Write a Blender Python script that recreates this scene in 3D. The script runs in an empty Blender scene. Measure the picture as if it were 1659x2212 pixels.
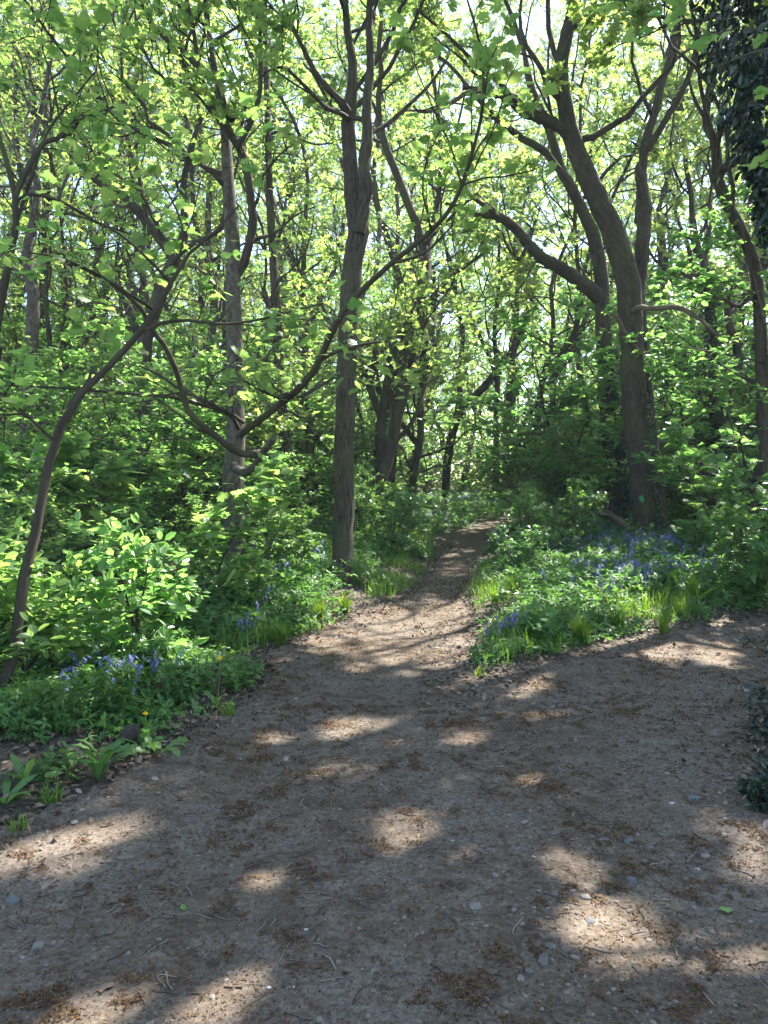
import bpy, math, random
import numpy as np
from mathutils import Vector
rng = np.random.default_rng(11)
random.seed(11)
PI = math.pi
scene = bpy.context.scene
COL = scene.collection

# ------------------------------------------------------------------ camera geometry
CAM = np.array([0.0, 0.0, 1.6]); PITCH = math.atan((1106-1040)/1597.6); F = 1597.6
def ray(px, py):
    a = (np.asarray(px, float)-829.5)/F; b = (1106-np.asarray(py, float))/F
    c, s = math.cos(PITCH), math.sin(PITCH)
    d = np.stack([a, c+b*s, -s+b*c], -1)
    return d/d[..., 1:2]
def at(px, py, Y):
    return CAM + ray(px, py)*np.asarray(Y, float)[..., None]
def base(y):
    y = np.asarray(y, float)
    return 0.03*np.clip(y-8, 0, 40)
def G(px, py):
    Y = np.full(np.shape(px), 6.0)
    r = ray(px, py)
    for _ in range(60):
        Y = Y*0.5 + 0.5*np.clip((CAM[2]-base(Y))/np.maximum(-r[..., 2], 1e-3), 0.5, 90)
    return CAM[:2] + r[..., :2]*Y[..., None]
def unit(v): return v/np.maximum(np.linalg.norm(v, axis=-1, keepdims=True), 1e-9)

# ------------------------------------------------------------------ noise
def _h(ix, iy, s):
    n = (ix.astype(np.int64)*374761393 + iy.astype(np.int64)*668265263 + s*974634777) & 0x7fffffff
    n = ((n ^ (n >> 13))*1274126177) & 0x7fffffff
    return ((n ^ (n >> 16)) & 0xffff)/65535.0
def vnoise(x, y, s=0):
    x = np.asarray(x, float); y = np.asarray(y, float)
    ix = np.floor(x); iy = np.floor(y); fx = x-ix; fy = y-iy
    fx = fx*fx*(3-2*fx); fy = fy*fy*(3-2*fy)
    a, b, c, d = _h(ix, iy, s), _h(ix+1, iy, s), _h(ix, iy+1, s), _h(ix+1, iy+1, s)
    return (a*(1-fx)+b*fx)*(1-fy)+(c*(1-fx)+d*fx)*fy
def fbm(x, y, s=0, o=4):
    t = 0; a = 0.5
    for k in range(o):
        t = t + a*vnoise(x*2**k, y*2**k, s+k*7); a *= 0.5
    return t

# ------------------------------------------------------------------ path outline (ground metres)
def GL(l): return [tuple(G(float(a), float(b))) for a, b in l]
left_edge = [(-3.6, -3.0), (-2.6, 1.2)] + GL([(0, 1795), (120, 1735), (250, 1682), (350, 1622), (480, 1545), (592, 1458), (548, 1418),
            (650, 1386), (760, 1338), (850, 1308), (905, 1275), (938, 1235), (950, 1190), (992, 1152), (1060, 1128)])
far_edge = [(6.0, 26.0), (9.0, 28.0), (9.0, 26.2)]
right_edge = GL([(1112, 1138), (1072, 1160), (1048, 1190), (1012, 1240), (990, 1285), (1012, 1330), (1040, 1385), (1015, 1440), (1035, 1474),
            (1100, 1446), (1250, 1414), (1400, 1370), (1659, 1326)]) + [(9, 10.2), (9, 7.0), (4.9, 6.3)] + \
            GL([(1652, 1490), (1625, 1600), (1648, 1720)]) + [(3.3, 2.6), (3.6, -3.0)]
POLY = np.array(left_edge + far_edge + right_edge)
def sdf(x, y):
    """signed distance to the path outline, negative inside"""
    sh = np.shape(x); p = np.stack([np.ravel(x), np.ravel(y)], -1)
    d = np.full(len(p), 1e9); ins = np.zeros(len(p), bool)
    for i in range(len(POLY)):
        a = POLY[i]; b = POLY[(i+1) % len(POLY)]; e = b-a
        w = p-a; t = np.clip((w@e)/(e@e), 0, 1)
        d = np.minimum(d, np.hypot(*(w-t[:, None]*e).T))
        c = ((a[1] > p[:, 1]) != (b[1] > p[:, 1]))
        if abs(e[1]) > 1e-9:
            ins ^= c & (p[:, 0] < (p[:, 1]-a[1])*e[0]/e[1]+a[0])
    d = np.where(ins, -d, d)
    return d.reshape(sh)
def sstep(a, b, x):
    t = np.clip((x-a)/(b-a), 0, 1); return t*t*(3-2*t)
def terrain(x, y, d=None):
    if d is None: d = sdf(x, y)
    h = base(y) + 0.10*sstep(-0.1, 0.9, d) + 0.16*(fbm(x*0.35, y*0.35, 3)-0.47)*sstep(0.2, 2.0, d)
    h = h + 0.05*(fbm(x*0.7, y*0.7, 5)-0.47) - 0.03*sstep(0.0, -0.9, d)
    return h
def gz(x, y): return terrain(np.asarray(x, float), np.asarray(y, float))

# ------------------------------------------------------------------ mesh buffer
class MB:
    def __init__(s): s.v = []; s.f = []; s.bk = []; s.n = 0; s.m = []
    def add(s, v, faces, bk=None, mi=0):
        v = np.asarray(v, np.float32).reshape(-1, 3)
        for f in faces:
            f = np.asarray(f, np.int64)
            if f.size: s.f.append(f+s.n); s.m.append(np.full(len(f), mi, np.int32))
        s.v.append(v); s.bk.append(np.zeros_like(v) if bk is None else np.asarray(bk, np.float32).reshape(-1, 3))
        s.n += len(v); return s
    def build(s, name, mats, parent=None, smooth=True, origin=None):
        if not isinstance(mats, (list, tuple)): mats = [mats]
        me = bpy.data.meshes.new(name)
        v = np.concatenate(s.v) if s.v else np.zeros((0, 3), np.float32)
        if origin is not None: v = v-np.asarray(origin, np.float32)
        me.vertices.add(len(v)); me.vertices.foreach_set('co', v.ravel())
        if s.f:
            loops = np.concatenate([f.ravel() for f in s.f]).astype(np.int32)
            tot = np.concatenate([np.full(len(f), f.shape[1]) for f in s.f])
            st = np.concatenate([[0], np.cumsum(tot)[:-1]]).astype(np.int32)
            me.loops.add(len(loops)); me.loops.foreach_set('vertex_index', loops)
            me.polygons.add(len(tot)); me.polygons.foreach_set('loop_start', st)
            mi = np.concatenate(s.m)
            if mi.any(): me.polygons.foreach_set('material_index', mi)
            me.polygons.foreach_set('use_smooth', np.full(len(tot), smooth))
        bk = np.concatenate(s.bk) if s.bk else v
        if np.any(bk):
            at_ = me.attributes.new('bk', 'FLOAT_VECTOR', 'POINT'); at_.data.foreach_set('vector', bk.ravel())
        me.update(calc_edges=True)
        for m in mats: me.materials.append(m)
        o = bpy.data.objects.new(name, me); COL.objects.link(o)
        if parent is not None: o.parent = parent
        return o

def tubes(P, R, S=6, lump=0.0, cap=True, flute=0.0):
    """N tubes at once: P (N,K,3), R (N,K)"""
    P = np.asarray(P, float); R = np.asarray(R, float)
    N, K, _ = P.shape
    T = unit(np.gradient(P, axis=1))
    ref = np.where(np.abs(T[:, 0, 2:3]) < 0.9, np.array([[0, 0, 1.0]]), np.array([[1.0, 0, 0]]))
    u = unit(np.cross(T[:, 0], ref)); U = np.zeros_like(P)
    for k in range(K):
        u = unit(u-(u*T[:, k]).sum(-1, keepdims=True)*T[:, k]); U[:, k] = u
    W = np.cross(T, U)
    th = np.arange(S)*2*PI/S
    c = np.cos(th); sn = np.sin(th)
    L = np.concatenate([np.zeros((N, 1)), np.cumsum(np.linalg.norm(np.diff(P, axis=1), axis=-1), axis=1)], 1)
    rr = R[:, :, None]*np.ones(S)
    off = rng.random((N, 1, 1))*50
    if lump: rr = rr*(1+lump*(2*vnoise(off*9+th[None, None]*1.2+0*L[..., None], L[..., None]*1.7+off, 4)-1)*1.0)
    if flute: rr = rr*(1+flute*np.exp(-L[..., None]/0.35)*np.cos(th*5+off))
    V = P[:, :, None] + rr[..., None]*(c[None, None, :, None]*U[:, :, None] + sn[None, None, :, None]*W[:, :, None])
    bk = np.stack([rr*c+off, rr*sn+off*0.7, L[..., None]+0*rr], -1)
    i = np.arange(N*K*S).reshape(N, K, S); j = np.roll(i, -1, 2)
    q = np.stack([i[:, :-1], j[:, :-1], j[:, 1:], i[:, 1:]], -1).reshape(-1, 4)
    fs = [q]
    if cap and S > 3: fs.append(i[:, -1].reshape(N, S))
    return V.reshape(-1, 3), fs, bk.reshape(-1, 3)

def resample(P, R, K):
    """Catmull-Rom through the points, K samples evenly by length"""
    P = np.asarray(P, float); R = np.asarray(R, float)
    if len(P) == 2: P = np.vstack([P[0], P.mean(0), P[1]]); R = np.array([R[0], R.mean(), R[1]])
    Q = np.vstack([2*P[0]-P[1], P, 2*P[-1]-P[-2]]); out = []; ro = []
    for i in range(len(P)-1):
        t = np.linspace(0, 1, 12, endpoint=(i == len(P)-2))[:, None]
        a, b, c, d = Q[i:i+4]
        out.append(0.5*(2*b+(c-a)*t+(2*a-5*b+4*c-d)*t*t+(3*b-a-3*c+d)*t**3)); ro.append(R[i]+(R[i+1]-R[i])*t[:, 0])
    out = np.vstack(out); ro = np.concatenate(ro)
    L = np.concatenate([[0], np.cumsum(np.linalg.norm(np.diff(out, axis=0), axis=1))])
    s = np.linspace(0, L[-1], K)
    return np.stack([np.interp(s, L, out[:, k]) for k in range(3)], -1), np.interp(s, L, ro)

def grow(start, d, length, K, wig, up, flat=1.0):
    N = len(start); P = np.zeros((N, K, 3)); P[:, 0] = start; d = unit(d)
    st = (length/(K-1))[:, None]
    for k in range(1, K):
        d = unit(d + wig*rng.normal(size=(N, 3))*np.array([1, 1, flat]) + np.array([0, 0, up]))
        P[:, k] = P[:, k-1]+d*st
    return P
def pick(P, idx, t):
    K = P.shape[1]; f = np.clip(t, 0, 0.999)*(K-1); i = f.astype(int); w = (f-i)[:, None]
    a = P[idx, i]; b = P[idx, i+1]
    return (a*(1-w)+b*w) if P.ndim == 3 else (a*(1-w[:, 0])+b*w[:, 0])
def spawn(P, R, idx, t, length, ang, rf, K, wig, up, flat=1.0, rmin=0.004):
    pos = pick(P, idx, t); tan = unit(pick(np.gradient(P, axis=1), idx, t)); r = pick(R, idx, t)
    side = rng.normal(size=pos.shape)*np.array([1, 1, flat]); side = unit(side-(side*tan).sum(-1, keepdims=True)*tan*0.98)
    d = tan*np.cos(ang)[:, None]+side*np.sin(ang)[:, None]
    C = grow(pos, d, length, K, wig, up, flat)
    r0 = np.maximum(np.minimum(r*rf, length*0.02+0.004), rmin)
    return C, r0[:, None]*np.linspace(1, 0.35, K)[None]
def plen(P): return np.linalg.norm(np.diff(P, axis=1), axis=-1).sum(1)

# ------------------------------------------------------------------ leaf templates (x along the leaf, y across, z up), length 1
def T(v, *f): return np.array(v, float), [np.array(a) for a in f]
_m = [(0.0, 0.04), (-0.12, 0.22), (0.02, 0.36), (0.14, 0.36), (0.24, 0.58), (0.44, 0.42), (0.56, 0.52), (0.62, 0.28), (0.80, 0.22), (1.0, 0.0)]
_mv = [(0.32, 0, 0.0)] + [(x, y, -0.14*abs(y)-0.10*max(0, x-0.5)) for x, y in _m] + [(x, -y, -0.14*abs(y)-0.10*max(0, x-0.5)) for x, y in _m[-2::-1]]
_n = len(_mv)-1
MAPLE = T(_mv, [(0, 1+i, 1+(i+1) % _n) for i in range(_n)][:-1])
OVAL = T([(0, 0, 0), (0.30, 0.27, .05), (0.70, 0.25, .05), (1, 0, -.04), (0.70, -0.25, .05), (0.30, -0.27, .05)], [(0, 3, 2, 1), (0, 5, 4, 3)])
def sprig(n, w=0.22, l=0.95, droop=-0.12, seed=0):
    r = np.random.default_rng(seed); v = [(0, 0, 0)]; f = []
    for k in range(n):
        a = -1.9+3.8*k/(n-1)+r.normal()*0.2; L = l*(0.75+0.35*r.random()); z = r.normal()*0.22
        c, s = math.cos(a), math.sin(a); o = len(v)
        for x, y in ((0.5, w), (1.0, 0), (0.5, -w)):
            v.append((L*(x*c-y*s), L*(x*s+y*c), z*x+droop*x*x+r.normal()*0.04))
        f.append((0, o+2, o+1, o))
    return T(v, f)
SPRIG4 = sprig(4, seed=1); SPRIG5 = sprig(5, 0.26, seed=2); SPRIG6 = sprig(6, 0.20, seed=5)
HERB = sprig(5, 0.2, 1.0, -0.15, 3)
LITTER = T([(0, 0, 0), (0.25, 0.22, .1), (0.6, 0.30, .02), (1, 0.05, .16), (0.62, -0.24, .12), (0.3, -0.2, .0)], [(0, 3, 2, 1), (0, 5, 4, 3)])
_hv = [(0, 0), (0.2, 0.26), (0.34, 0.13), (0.52, 0.3), (0.72, 0.11), (1, 0), (0.72, -0.11), (0.52, -0.3), (0.34, -0.13), (0.2, -0.26)]
HOLLY = T([(0.5, 0, -.05)]+[(x, y, .35*abs(y)-.06*x) for x, y in _hv], [(0, 1+(i+1) % 10, 1+i) for i in range(10)])
def place(mb, pos, dr, nrm, size, tpl, mi=0):
    V, Fs = tpl; n = len(pos)
    if n == 0: return
    nrm = unit(nrm); x = unit(dr-(dr*nrm).sum(-1, keepdims=True)*nrm); y = np.cross(nrm, x)
    s = np.asarray(size, float).reshape(-1, 1, 1)
    v = pos[:, None] + s*(V[None, :, 0:1]*x[:, None]+V[None, :, 1:2]*y[:, None]+V[None, :, 2:3]*nrm[:, None])
    off = (np.arange(n)*len(V))[:, None, None]
    mb.add(v, [(f[None]+off).reshape(-1, f.shape[1]) for f in Fs], mi=mi)
def rvec(n): return unit(rng.normal(size=(n, 3)))
def up_n(n, tilt): return unit(np.array([0, 0, 1.0])+tilt*rng.normal(size=(n, 3)))

# ------------------------------------------------------------------ sun and the gaps in the canopy above the clearing
SUN_AZ, SUN_EL = math.radians(42), math.radians(51)
SUN = np.array([math.sin(SUN_AZ)*math.cos(SUN_EL), math.cos(SUN_AZ)*math.cos(SUN_EL), math.sin(SUN_EL)])
_gaps = [(95, 1835, 120, 45, 0), (245, 1775, 80, 16, 0), (770, 1568, 62, 26, 0), (840, 1362, 205, 62, 0), (1110, 1468, 85, 22, 0), (860, 1790, 66, 40, 0),
         (930, 1832, 90, 24, 0), (1255, 1868, 62, 42, 0), (1322, 2000, 100, 72, 0), (450, 2120, 80, 45, 0), (230, 2190, 120, 50, 0), (570, 1905, 52, 20, 0),
         (1180, 1690, 55, 22, 0), (1430, 1400, 160, 24, 0), (1640, 1862, 40, 26, 0), (1600, 1788, 45, 12, 0), (1110, 1350, 60, 24, 0), (590, 1600, 30, 9, 0),
         (1130, 1285, 90, 30, .2), (1330, 1230, 190, 26, .2), (1480, 1315, 130, 36, .1), (1180, 1120, 90, 60, 1.0), (740, 1310, 80, 26, .2), (1000, 1200, 45, 12, 0), (985, 1170, 30, 5, 0),
         (510, 1270, 70, 50, .9), (450, 1120, 80, 50, 1.6), (320, 1440, 230, 60, .75), (90, 1480, 200, 50, .85), (1600, 1250, 70, 30, .3)]
GAPS = []
for x, y, hx, hy, h in _gaps:
    g = G(float(x), float(y)); Y = g[1]
    GAPS.append((g[0], g[1], base(Y)+h, hx/F*Y, min(hy*Y*Y/(1.6*F), 1.6)))
_r = np.random.default_rng(77)
for _ in range(130):      # flecks of sun on the understorey
    y = _r.uniform(6.5, 17); x = _r.uniform(-.55, .55)*y; z = _r.uniform(.4, 3.4)
    if sdf(np.array([x]), np.array([y]))[0] > .9: GAPS.append((x, y, base(y)+z, _r.uniform(.2, .8), _r.uniform(.2, .8)))
def gap_keep(p):
    k = np.ones(len(p), bool)
    for x, y, z, rx, ry in GAPS:
        t = (p[:, 2]-z)/SUN[2]; qx = p[:, 0]-SUN[0]*t-x; qy = p[:, 1]-SUN[1]*t-y
        rr = (qx/(rx*.84+0.06))**2+(qy/(ry*.84+0.06))**2
        k &= ~((rr < 0.85+0.5*rng.random(len(p))) & (t > 1.3))
    return k
def near_ok(p): return np.linalg.norm(p-CAM, axis=-1) > 3.0

# ------------------------------------------------------------------ materials
def mat(name):
    m = bpy.data.materials.new(name); m.use_nodes = True; nt = m.node_tree
    b = nt.nodes['Principled BSDF']; return m, nt, b, nt.nodes['Material Output']
def N(nt, t, **k):
    n = nt.nodes.new(t)
    for a, v in k.items(): setattr(n, a, v)
    return n
def ramp(nt, stops, src):
    r = N(nt, 'ShaderNodeValToRGB'); e = r.color_ramp.elements
    while len(e) < len(stops): e.new(0.5)
    for i, (p, c) in enumerate(stops): e[i].position = p; e[i].color = (*c, 1)
    nt.links.new(src, r.inputs[0]); return r.outputs[0]
def mixc(nt, fac, a, b, mode='MIX'):
    m = N(nt, 'ShaderNodeMix', data_type='RGBA', blend_type=mode)
    for i, s in ((0, fac), (6, a), (7, b)):
        if hasattr(s, 'links'): nt.links.new(s, m.inputs[i])
        else: m.inputs[i].default_value = s if i == 0 else (*s, 1)
    return m.outputs[2]
def noise(nt, vec, scale, detail=4, rough=0.55, out=0, dist=0.0):
    n = N(nt, 'ShaderNodeTexNoise'); n.inputs['Scale'].default_value = scale; n.inputs['Detail'].default_value = detail
    n.inputs['Roughness'].default_value = rough; n.inputs['Distortion'].default_value = dist
    if vec is not None: nt.links.new(vec, n.inputs['Vector'])
    return n.outputs[out]
def bump(nt, h, dist, strength, b, prev=None):
    n = N(nt, 'ShaderNodeBump'); n.inputs['Distance'].default_value = dist; n.inputs['Strength'].default_value = strength
    nt.links.new(h, n.inputs['Height'])
    if prev: nt.links.new(prev, n.inputs['Normal'])
    nt.links.new(n.outputs[0], b.inputs['Normal']); return n.outputs[0]
def leaf_mat(name, stops, tr, fac=0.45, rough=0.45, spec=0.4):
    m, nt, b, out = mat(name)
    g = N(nt, 'ShaderNodeNewGeometry'); oi = N(nt, 'ShaderNodeObjectInfo')
    co = N(nt, 'ShaderNodeTexCoord')
    big = noise(nt, co.outputs['Object'], 0.9, 2)
    ad = N(nt, 'ShaderNodeMath', operation='MULTIPLY_ADD'); nt.links.new(big, ad.inputs[0]); ad.inputs[1].default_value = 0.7; ad.inputs[2].default_value = -0.35
    su = N(nt, 'ShaderNodeMath', operation='ADD'); nt.links.new(g.outputs['Random Per Island'], su.inputs[0]); nt.links.new(ad.outputs[0], su.inputs[1])
    su.use_clamp = True
    c = ramp(nt, stops, su.outputs[0])
    hs = N(nt, 'ShaderNodeHueSaturation'); nt.links.new(c, hs.inputs['Color'])
    hv = N(nt, 'ShaderNodeMapRange'); nt.links.new(oi.outputs['Random'], hv.inputs[0]); hv.inputs[3].default_value = 0.485; hv.inputs[4].default_value = 0.512
    nt.links.new(hv.outputs[0], hs.inputs['Hue'])
    c = hs.outputs[0]
    nt.links.new(c, b.inputs['Base Color']); b.inputs['Roughness'].default_value = rough; b.inputs['Specular IOR Level'].default_value = spec
    t = N(nt, 'ShaderNodeBsdfTranslucent'); nt.links.new(mixc(nt, 1.0, c, tr, 'MULTIPLY'), t.inputs[0])
    ms = N(nt, 'ShaderNodeMixShader'); ms.inputs[0].default_value = fac
    nt.links.new(b.outputs[0], ms.inputs[1]); nt.links.new(t.outputs[0], ms.inputs[2]); nt.links.new(ms.outputs[0], out.inputs[0])
    return m
def bark_mat(name, stops, moss=0.0, furrow=34.0, bd=0.02, st=(1, 1, .13)):
    m, nt, b, out = mat(name)
    a = N(nt, 'ShaderNodeAttribute', attribute_name='bk')
    mp = N(nt, 'ShaderNodeMapping'); mp.inputs['Scale'].default_value = st; nt.links.new(a.outputs['Vector'], mp.inputs[0])
    f = noise(nt, mp.outputs[0], furrow, 5, 0.6, dist=0.4)
    g = noise(nt, a.outputs['Vector'], 2.5, 5, 0.6)
    c = ramp(nt, stops, f)
    c = mixc(nt, ramp(nt, [(0.42, (0, 0, 0)), (0.62, (.8, .8, .8))], g), c, mixc(nt, f, stops[0][1], tuple(x*0.75 for x in stops[-1][1])))
    if moss:
        g2 = noise(nt, a.outputs['Vector'], 1.1, 4, 0.6)
        c = mixc(nt, ramp(nt, [(0.5, (0, 0, 0)), (0.68, (moss, moss, moss))], g2), c, (0.07, 0.085, 0.03))
    nt.links.new(c, b.inputs['Base Color']); b.inputs['Roughness'].default_value = 0.9; b.inputs['Specular IOR Level'].default_value = 0.15
    bump(nt, f, bd, 0.9, b)
    return m
def plain(name, stops, rough=0.8, scale=6, spec=0.2, island=True, bscale=0):
    m, nt, b, out = mat(name)
    if island: src = N(nt, 'ShaderNodeNewGeometry').outputs['Random Per Island']
    else: src = noise(nt, N(nt, 'ShaderNodeTexCoord').outputs['Object'], scale)
    c = ramp(nt, stops, src)
    n = noise(nt, N(nt, 'ShaderNodeTexCoord').outputs['Object'], 25, 3)
    c = mixc(nt, 0.6, c, ramp(nt, [(0.3, (.55, .55, .55)), (0.7, (1.25, 1.25, 1.25))], n), 'MULTIPLY')
    nt.links.new(c, b.inputs['Base Color']); b.inputs['Roughness'].default_value = rough; b.inputs['Specular IOR Level'].default_value = spec
    if bscale: bump(nt, noise(nt, N(nt, 'ShaderNodeTexCoord').outputs['Object'], bscale, 4), 0.01, 0.6, b)
    return m
M = {}
TRC = (2.5, 2.4, 1.75)
M['maple'] = leaf_mat('sycamore_leaf', [(0, (.07, .14, .042)), (.5, (.105, .195, .056)), (1, (.155, .23, .07))], TRC, .58, .42, .5)
M['oak'] = leaf_mat('oak_leaf', [(0, (.085, .145, .042)), (.5, (.13, .195, .056)), (1, (.18, .23, .072))], TRC, .58)
M['beech'] = leaf_mat('beech_leaf', [(0, (.07, .15, .042)), (.5, (.10, .20, .056)), (1, (.145, .23, .068))], TRC, .56, .38, .55)
M['thorn'] = leaf_mat('hawthorn_leaf', [(0, (.065, .145, .045)), (.5, (.095, .19, .056)), (1, (.13, .225, .07))], (2.0, 2.1, 1.0), .4, .36, .6)
M['far'] = leaf_mat('wood_leaf', [(0, (.085, .15, .042)), (.5, (.125, .20, .056)), (1, (.18, .235, .072))], TRC, .58)
M['holly'] = leaf_mat('holly_leaf', [(0, (0.0064, 0.0176, 0.0096)), (.5, (0.0112, 0.0272, 0.0144)), (1, (0.0192, 0.0400, 0.0192))], (1.2, 1.3, .8), .08, .33, .5)
M['ivy'] = leaf_mat('ivy_leaf', [(0, (.012, .03, .010)), (.5, (.02, .045, .014)), (1, (.035, .07, .02))], (1.3, 1.4, .8), .15, .5, .3)
M['herb'] = leaf_mat('herb_leaf', [(0, (.06, .135, .038)), (.5, (.085, .18, .046)), (1, (.115, .21, .058))], (1.9, 1.9, 1.0), .4, .5, .35)
M['grass'] = leaf_mat('grass_blade', [(0, (.06, .13, .018)), (.5, (.085, .17, .022)), (1, (.14, .21, .035))], (2.2, 2.1, 1.0), .45, .4, .5)
M['bell'] = leaf_mat('bluebell_flower', [(0, (0.1350, 0.1440, 0.3780)), (.5, (0.1980, 0.1980, 0.4680)), (1, (0.3240, 0.3150, 0.5940))], (1.3, 1.3, 1.3), .35, .5, .3)
M['yellow'] = plain('dandelion_petal', [(0, (.7, .5, .01)), (1, (.8, .6, .02))], .6)
M['white_fluff'] = plain('seed_fluff', [(0, (.6, .6, .58)), (1, (.8, .8, .78))], .9)
M['blossom'] = plain('white_flower', [(0, (.65, .68, .6)), (1, (.8, .8, .75))], .8)
M['oakbark'] = bark_mat('oak_bark', [(0.36, (0.0140, 0.0117, 0.0086)), (0.52, (0.0530, 0.0445, 0.0335)), (0.7, (0.1014, 0.0842, 0.0647))], .5, 40, .025)
M['sycbark'] = bark_mat('sycamore_bark', [(0.36, (0.0272, 0.0229, 0.0170)), (0.5, (0.0723, 0.0629, 0.0493)), (0.64, (0.1445, 0.1275, 0.1020))], .3, 16, .012, (1, 1, .55))
M['darkbark'] = bark_mat('dark_bark', [(0.3, (0.0187, 0.0153, 0.0102)), (0.55, (0.0510, 0.0425, 0.0306)), (0.75, (0.0850, 0.0723, 0.0527))], .6, 30, .012)
M['deadwood'] = bark_mat('dead_wood', [(0.3, (0.0425, 0.0323, 0.0238)), (0.55, (0.1105, 0.0850, 0.0663)), (0.75, (0.1955, 0.1573, 0.1232))], 0, 20, .008)
M['twig'] = bark_mat('twig_bark', [(0.3, (0.0213, 0.0170, 0.0119)), (0.55, (0.0467, 0.0382, 0.0272)), (0.75, (0.0765, 0.0638, 0.0467))], .3, 30, .004)
M['stem'] = plain('green_stem', [(0, (.06, .10, .02)), (1, (.10, .14, .04))], .6)
M['litter'] = plain('fallen_leaf', [(0, (0.0467, 0.0289, 0.0179)), (.45, (0.1020, 0.0663, 0.0425)), (.85, (0.1700, 0.1190, 0.0833)), (1, (0.2635, 0.2082, 0.1615))], .75, spec=.3)
M['catkin'] = plain('catkin_bits', [(0, (0.0467, 0.0238, 0.0093)), (.5, (0.0850, 0.0442, 0.0179)), (1, (0.1445, 0.0850, 0.0382))], .9)
M['stone'] = plain('flint_stone', [(0, (.20, .185, .16)), (.5, (.27, .25, .22)), (1, (.36, .34, .30))], .85, island=False, scale=9, bscale=40)
M['paint'] = plain('green_paint', [(0, (.02, .27, .11)), (1, (.03, .33, .14))], .6)
M['chips'] = plain('gravel_chip', [(0, (0.0723, 0.0561, 0.0416)), (.6, (0.1318, 0.1071, 0.0833)), (.98, (0.1870, 0.1598, 0.1318)), (1, (0.3230, 0.2975, 0.2635))], .85)
M['strawtwig'] = plain('dry_twig', [(0, (0.0510, 0.0340, 0.0238)), (.5, (0.1105, 0.0808, 0.0595)), (1, (0.2295, 0.1870, 0.1445))], .85)
M['freshleaf'] = leaf_mat('fresh_leaf', [(0, (.10, .22, .05)), (1, (.14, .28, .06))], (1.5, 1.5, 1), .3)
def path_mat():
    m, nt, b, out = mat('trodden_earth')
    co = N(nt, 'ShaderNodeTexCoord').outputs['Object']
    n1 = noise(nt, co, 0.8, 5, .6); n2 = noise(nt, co, 7, 6, .7); n3 = noise(nt, co, 45, 5, .7); n4 = noise(nt, co, 160, 3, .7)
    c = ramp(nt, [(0.30, (.070, .050, .034)), (0.52, (.118, .090, .065)), (0.72, (.182, .146, .113))], n2)
    c = mixc(nt, ramp(nt, [(0.42, (0, 0, 0)), (0.62, (.75, .75, .75))], n1), c, mixc(nt, n3, (.095, .077, .060), (.20, .17, .14)))
    c = mixc(nt, .75, c, ramp(nt, [(0.28, (.38, .36, .34)), (0.5, (.92, .92, .92)), (0.74, (1.6, 1.58, 1.52))], n3), 'MULTIPLY')
    c = mixc(nt, .5, c, ramp(nt, [(0.3, (.5, .5, .5)), (0.7, (1.4, 1.4, 1.4))], n4), 'MULTIPLY')
    nd = noise(nt, co, 5.5, 6, .75)
    c = mixc(nt, ramp(nt, [(0.54, (0, 0, 0)), (0.66, (.7, .7, .7))], nd), c, (.075, .043, .023))
    nt.links.new(c, b.inputs['Base Color']); b.inputs['Roughness'].default_value = .95; b.inputs['Specular IOR Level'].default_value = .12
    p = bump(nt, n3, .012, .8, b); bump(nt, n2, .03, .6, b, p)
    return m
def soil_mat():
    m, nt, b, out = mat('woodland_soil')
    co = N(nt, 'ShaderNodeTexCoord').outputs['Object']
    n2 = noise(nt, co, 4, 6, .7); n3 = noise(nt, co, 40, 5, .7)
    c = ramp(nt, [(0.3, (.03, .022, .014)), (0.55, (.07, .05, .034)), (0.75, (.12, .09, .06))], n3)
    c = mixc(nt, ramp(nt, [(0.45, (0, 0, 0)), (0.65, (.6, .6, .6))], n2), c, (.045, .065, .022))
    nt.links.new(c, b.inputs['Base Color']); b.inputs['Roughness'].default_value = .95
    bump(nt, n3, .02, .8, b); return m
M['path'] = path_mat(); M['soil'] = soil_mat()

# ------------------------------------------------------------------ object helpers
def empty(name, loc, label=None, cat=None, group=None):
    o = bpy.data.objects.new(name, None); COL.objects.link(o); o.location = [float(v) for v in loc]; o.empty_display_size = 0.2
    return tag(o, label, cat, group)
def tag(o, label=None, cat=None, group=None, kind=None):
    if label: o['label'] = label
    if cat: o['category'] = cat
    if group: o['group'] = group
    if kind: o['kind'] = kind
    return o
def copy_tree(root, loc, rz=0.0, sc=1.0, label=None, group=None):
    r = root.copy(); COL.objects.link(r); r.location = [float(v) for v in loc]; r.rotation_euler = (0, 0, rz); r.scale = (sc, sc, sc)
    if label: r['label'] = label
    if group: r['group'] = group
    for ch in root.children:
        c = ch.copy(); COL.objects.link(c); c.parent = r
        for g in ch.children:
            d = g.copy(); COL.objects.link(d); d.parent = c
    return r
ORD = ['first', 'second', 'third', 'fourth', 'fifth', 'sixth', 'seventh', 'eighth', 'ninth', 'tenth', 'eleventh', 'twelfth', 'thirteenth', 'fourteenth', 'fifteenth', 'sixteenth', 'seventeenth', 'eighteenth', 'nineteenth', 'twentieth', 'twenty-first', 'twenty-second', 'twenty-third', 'twenty-fourth']
def sx(p): return 829.5+F*p[0]/p[1]

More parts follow.
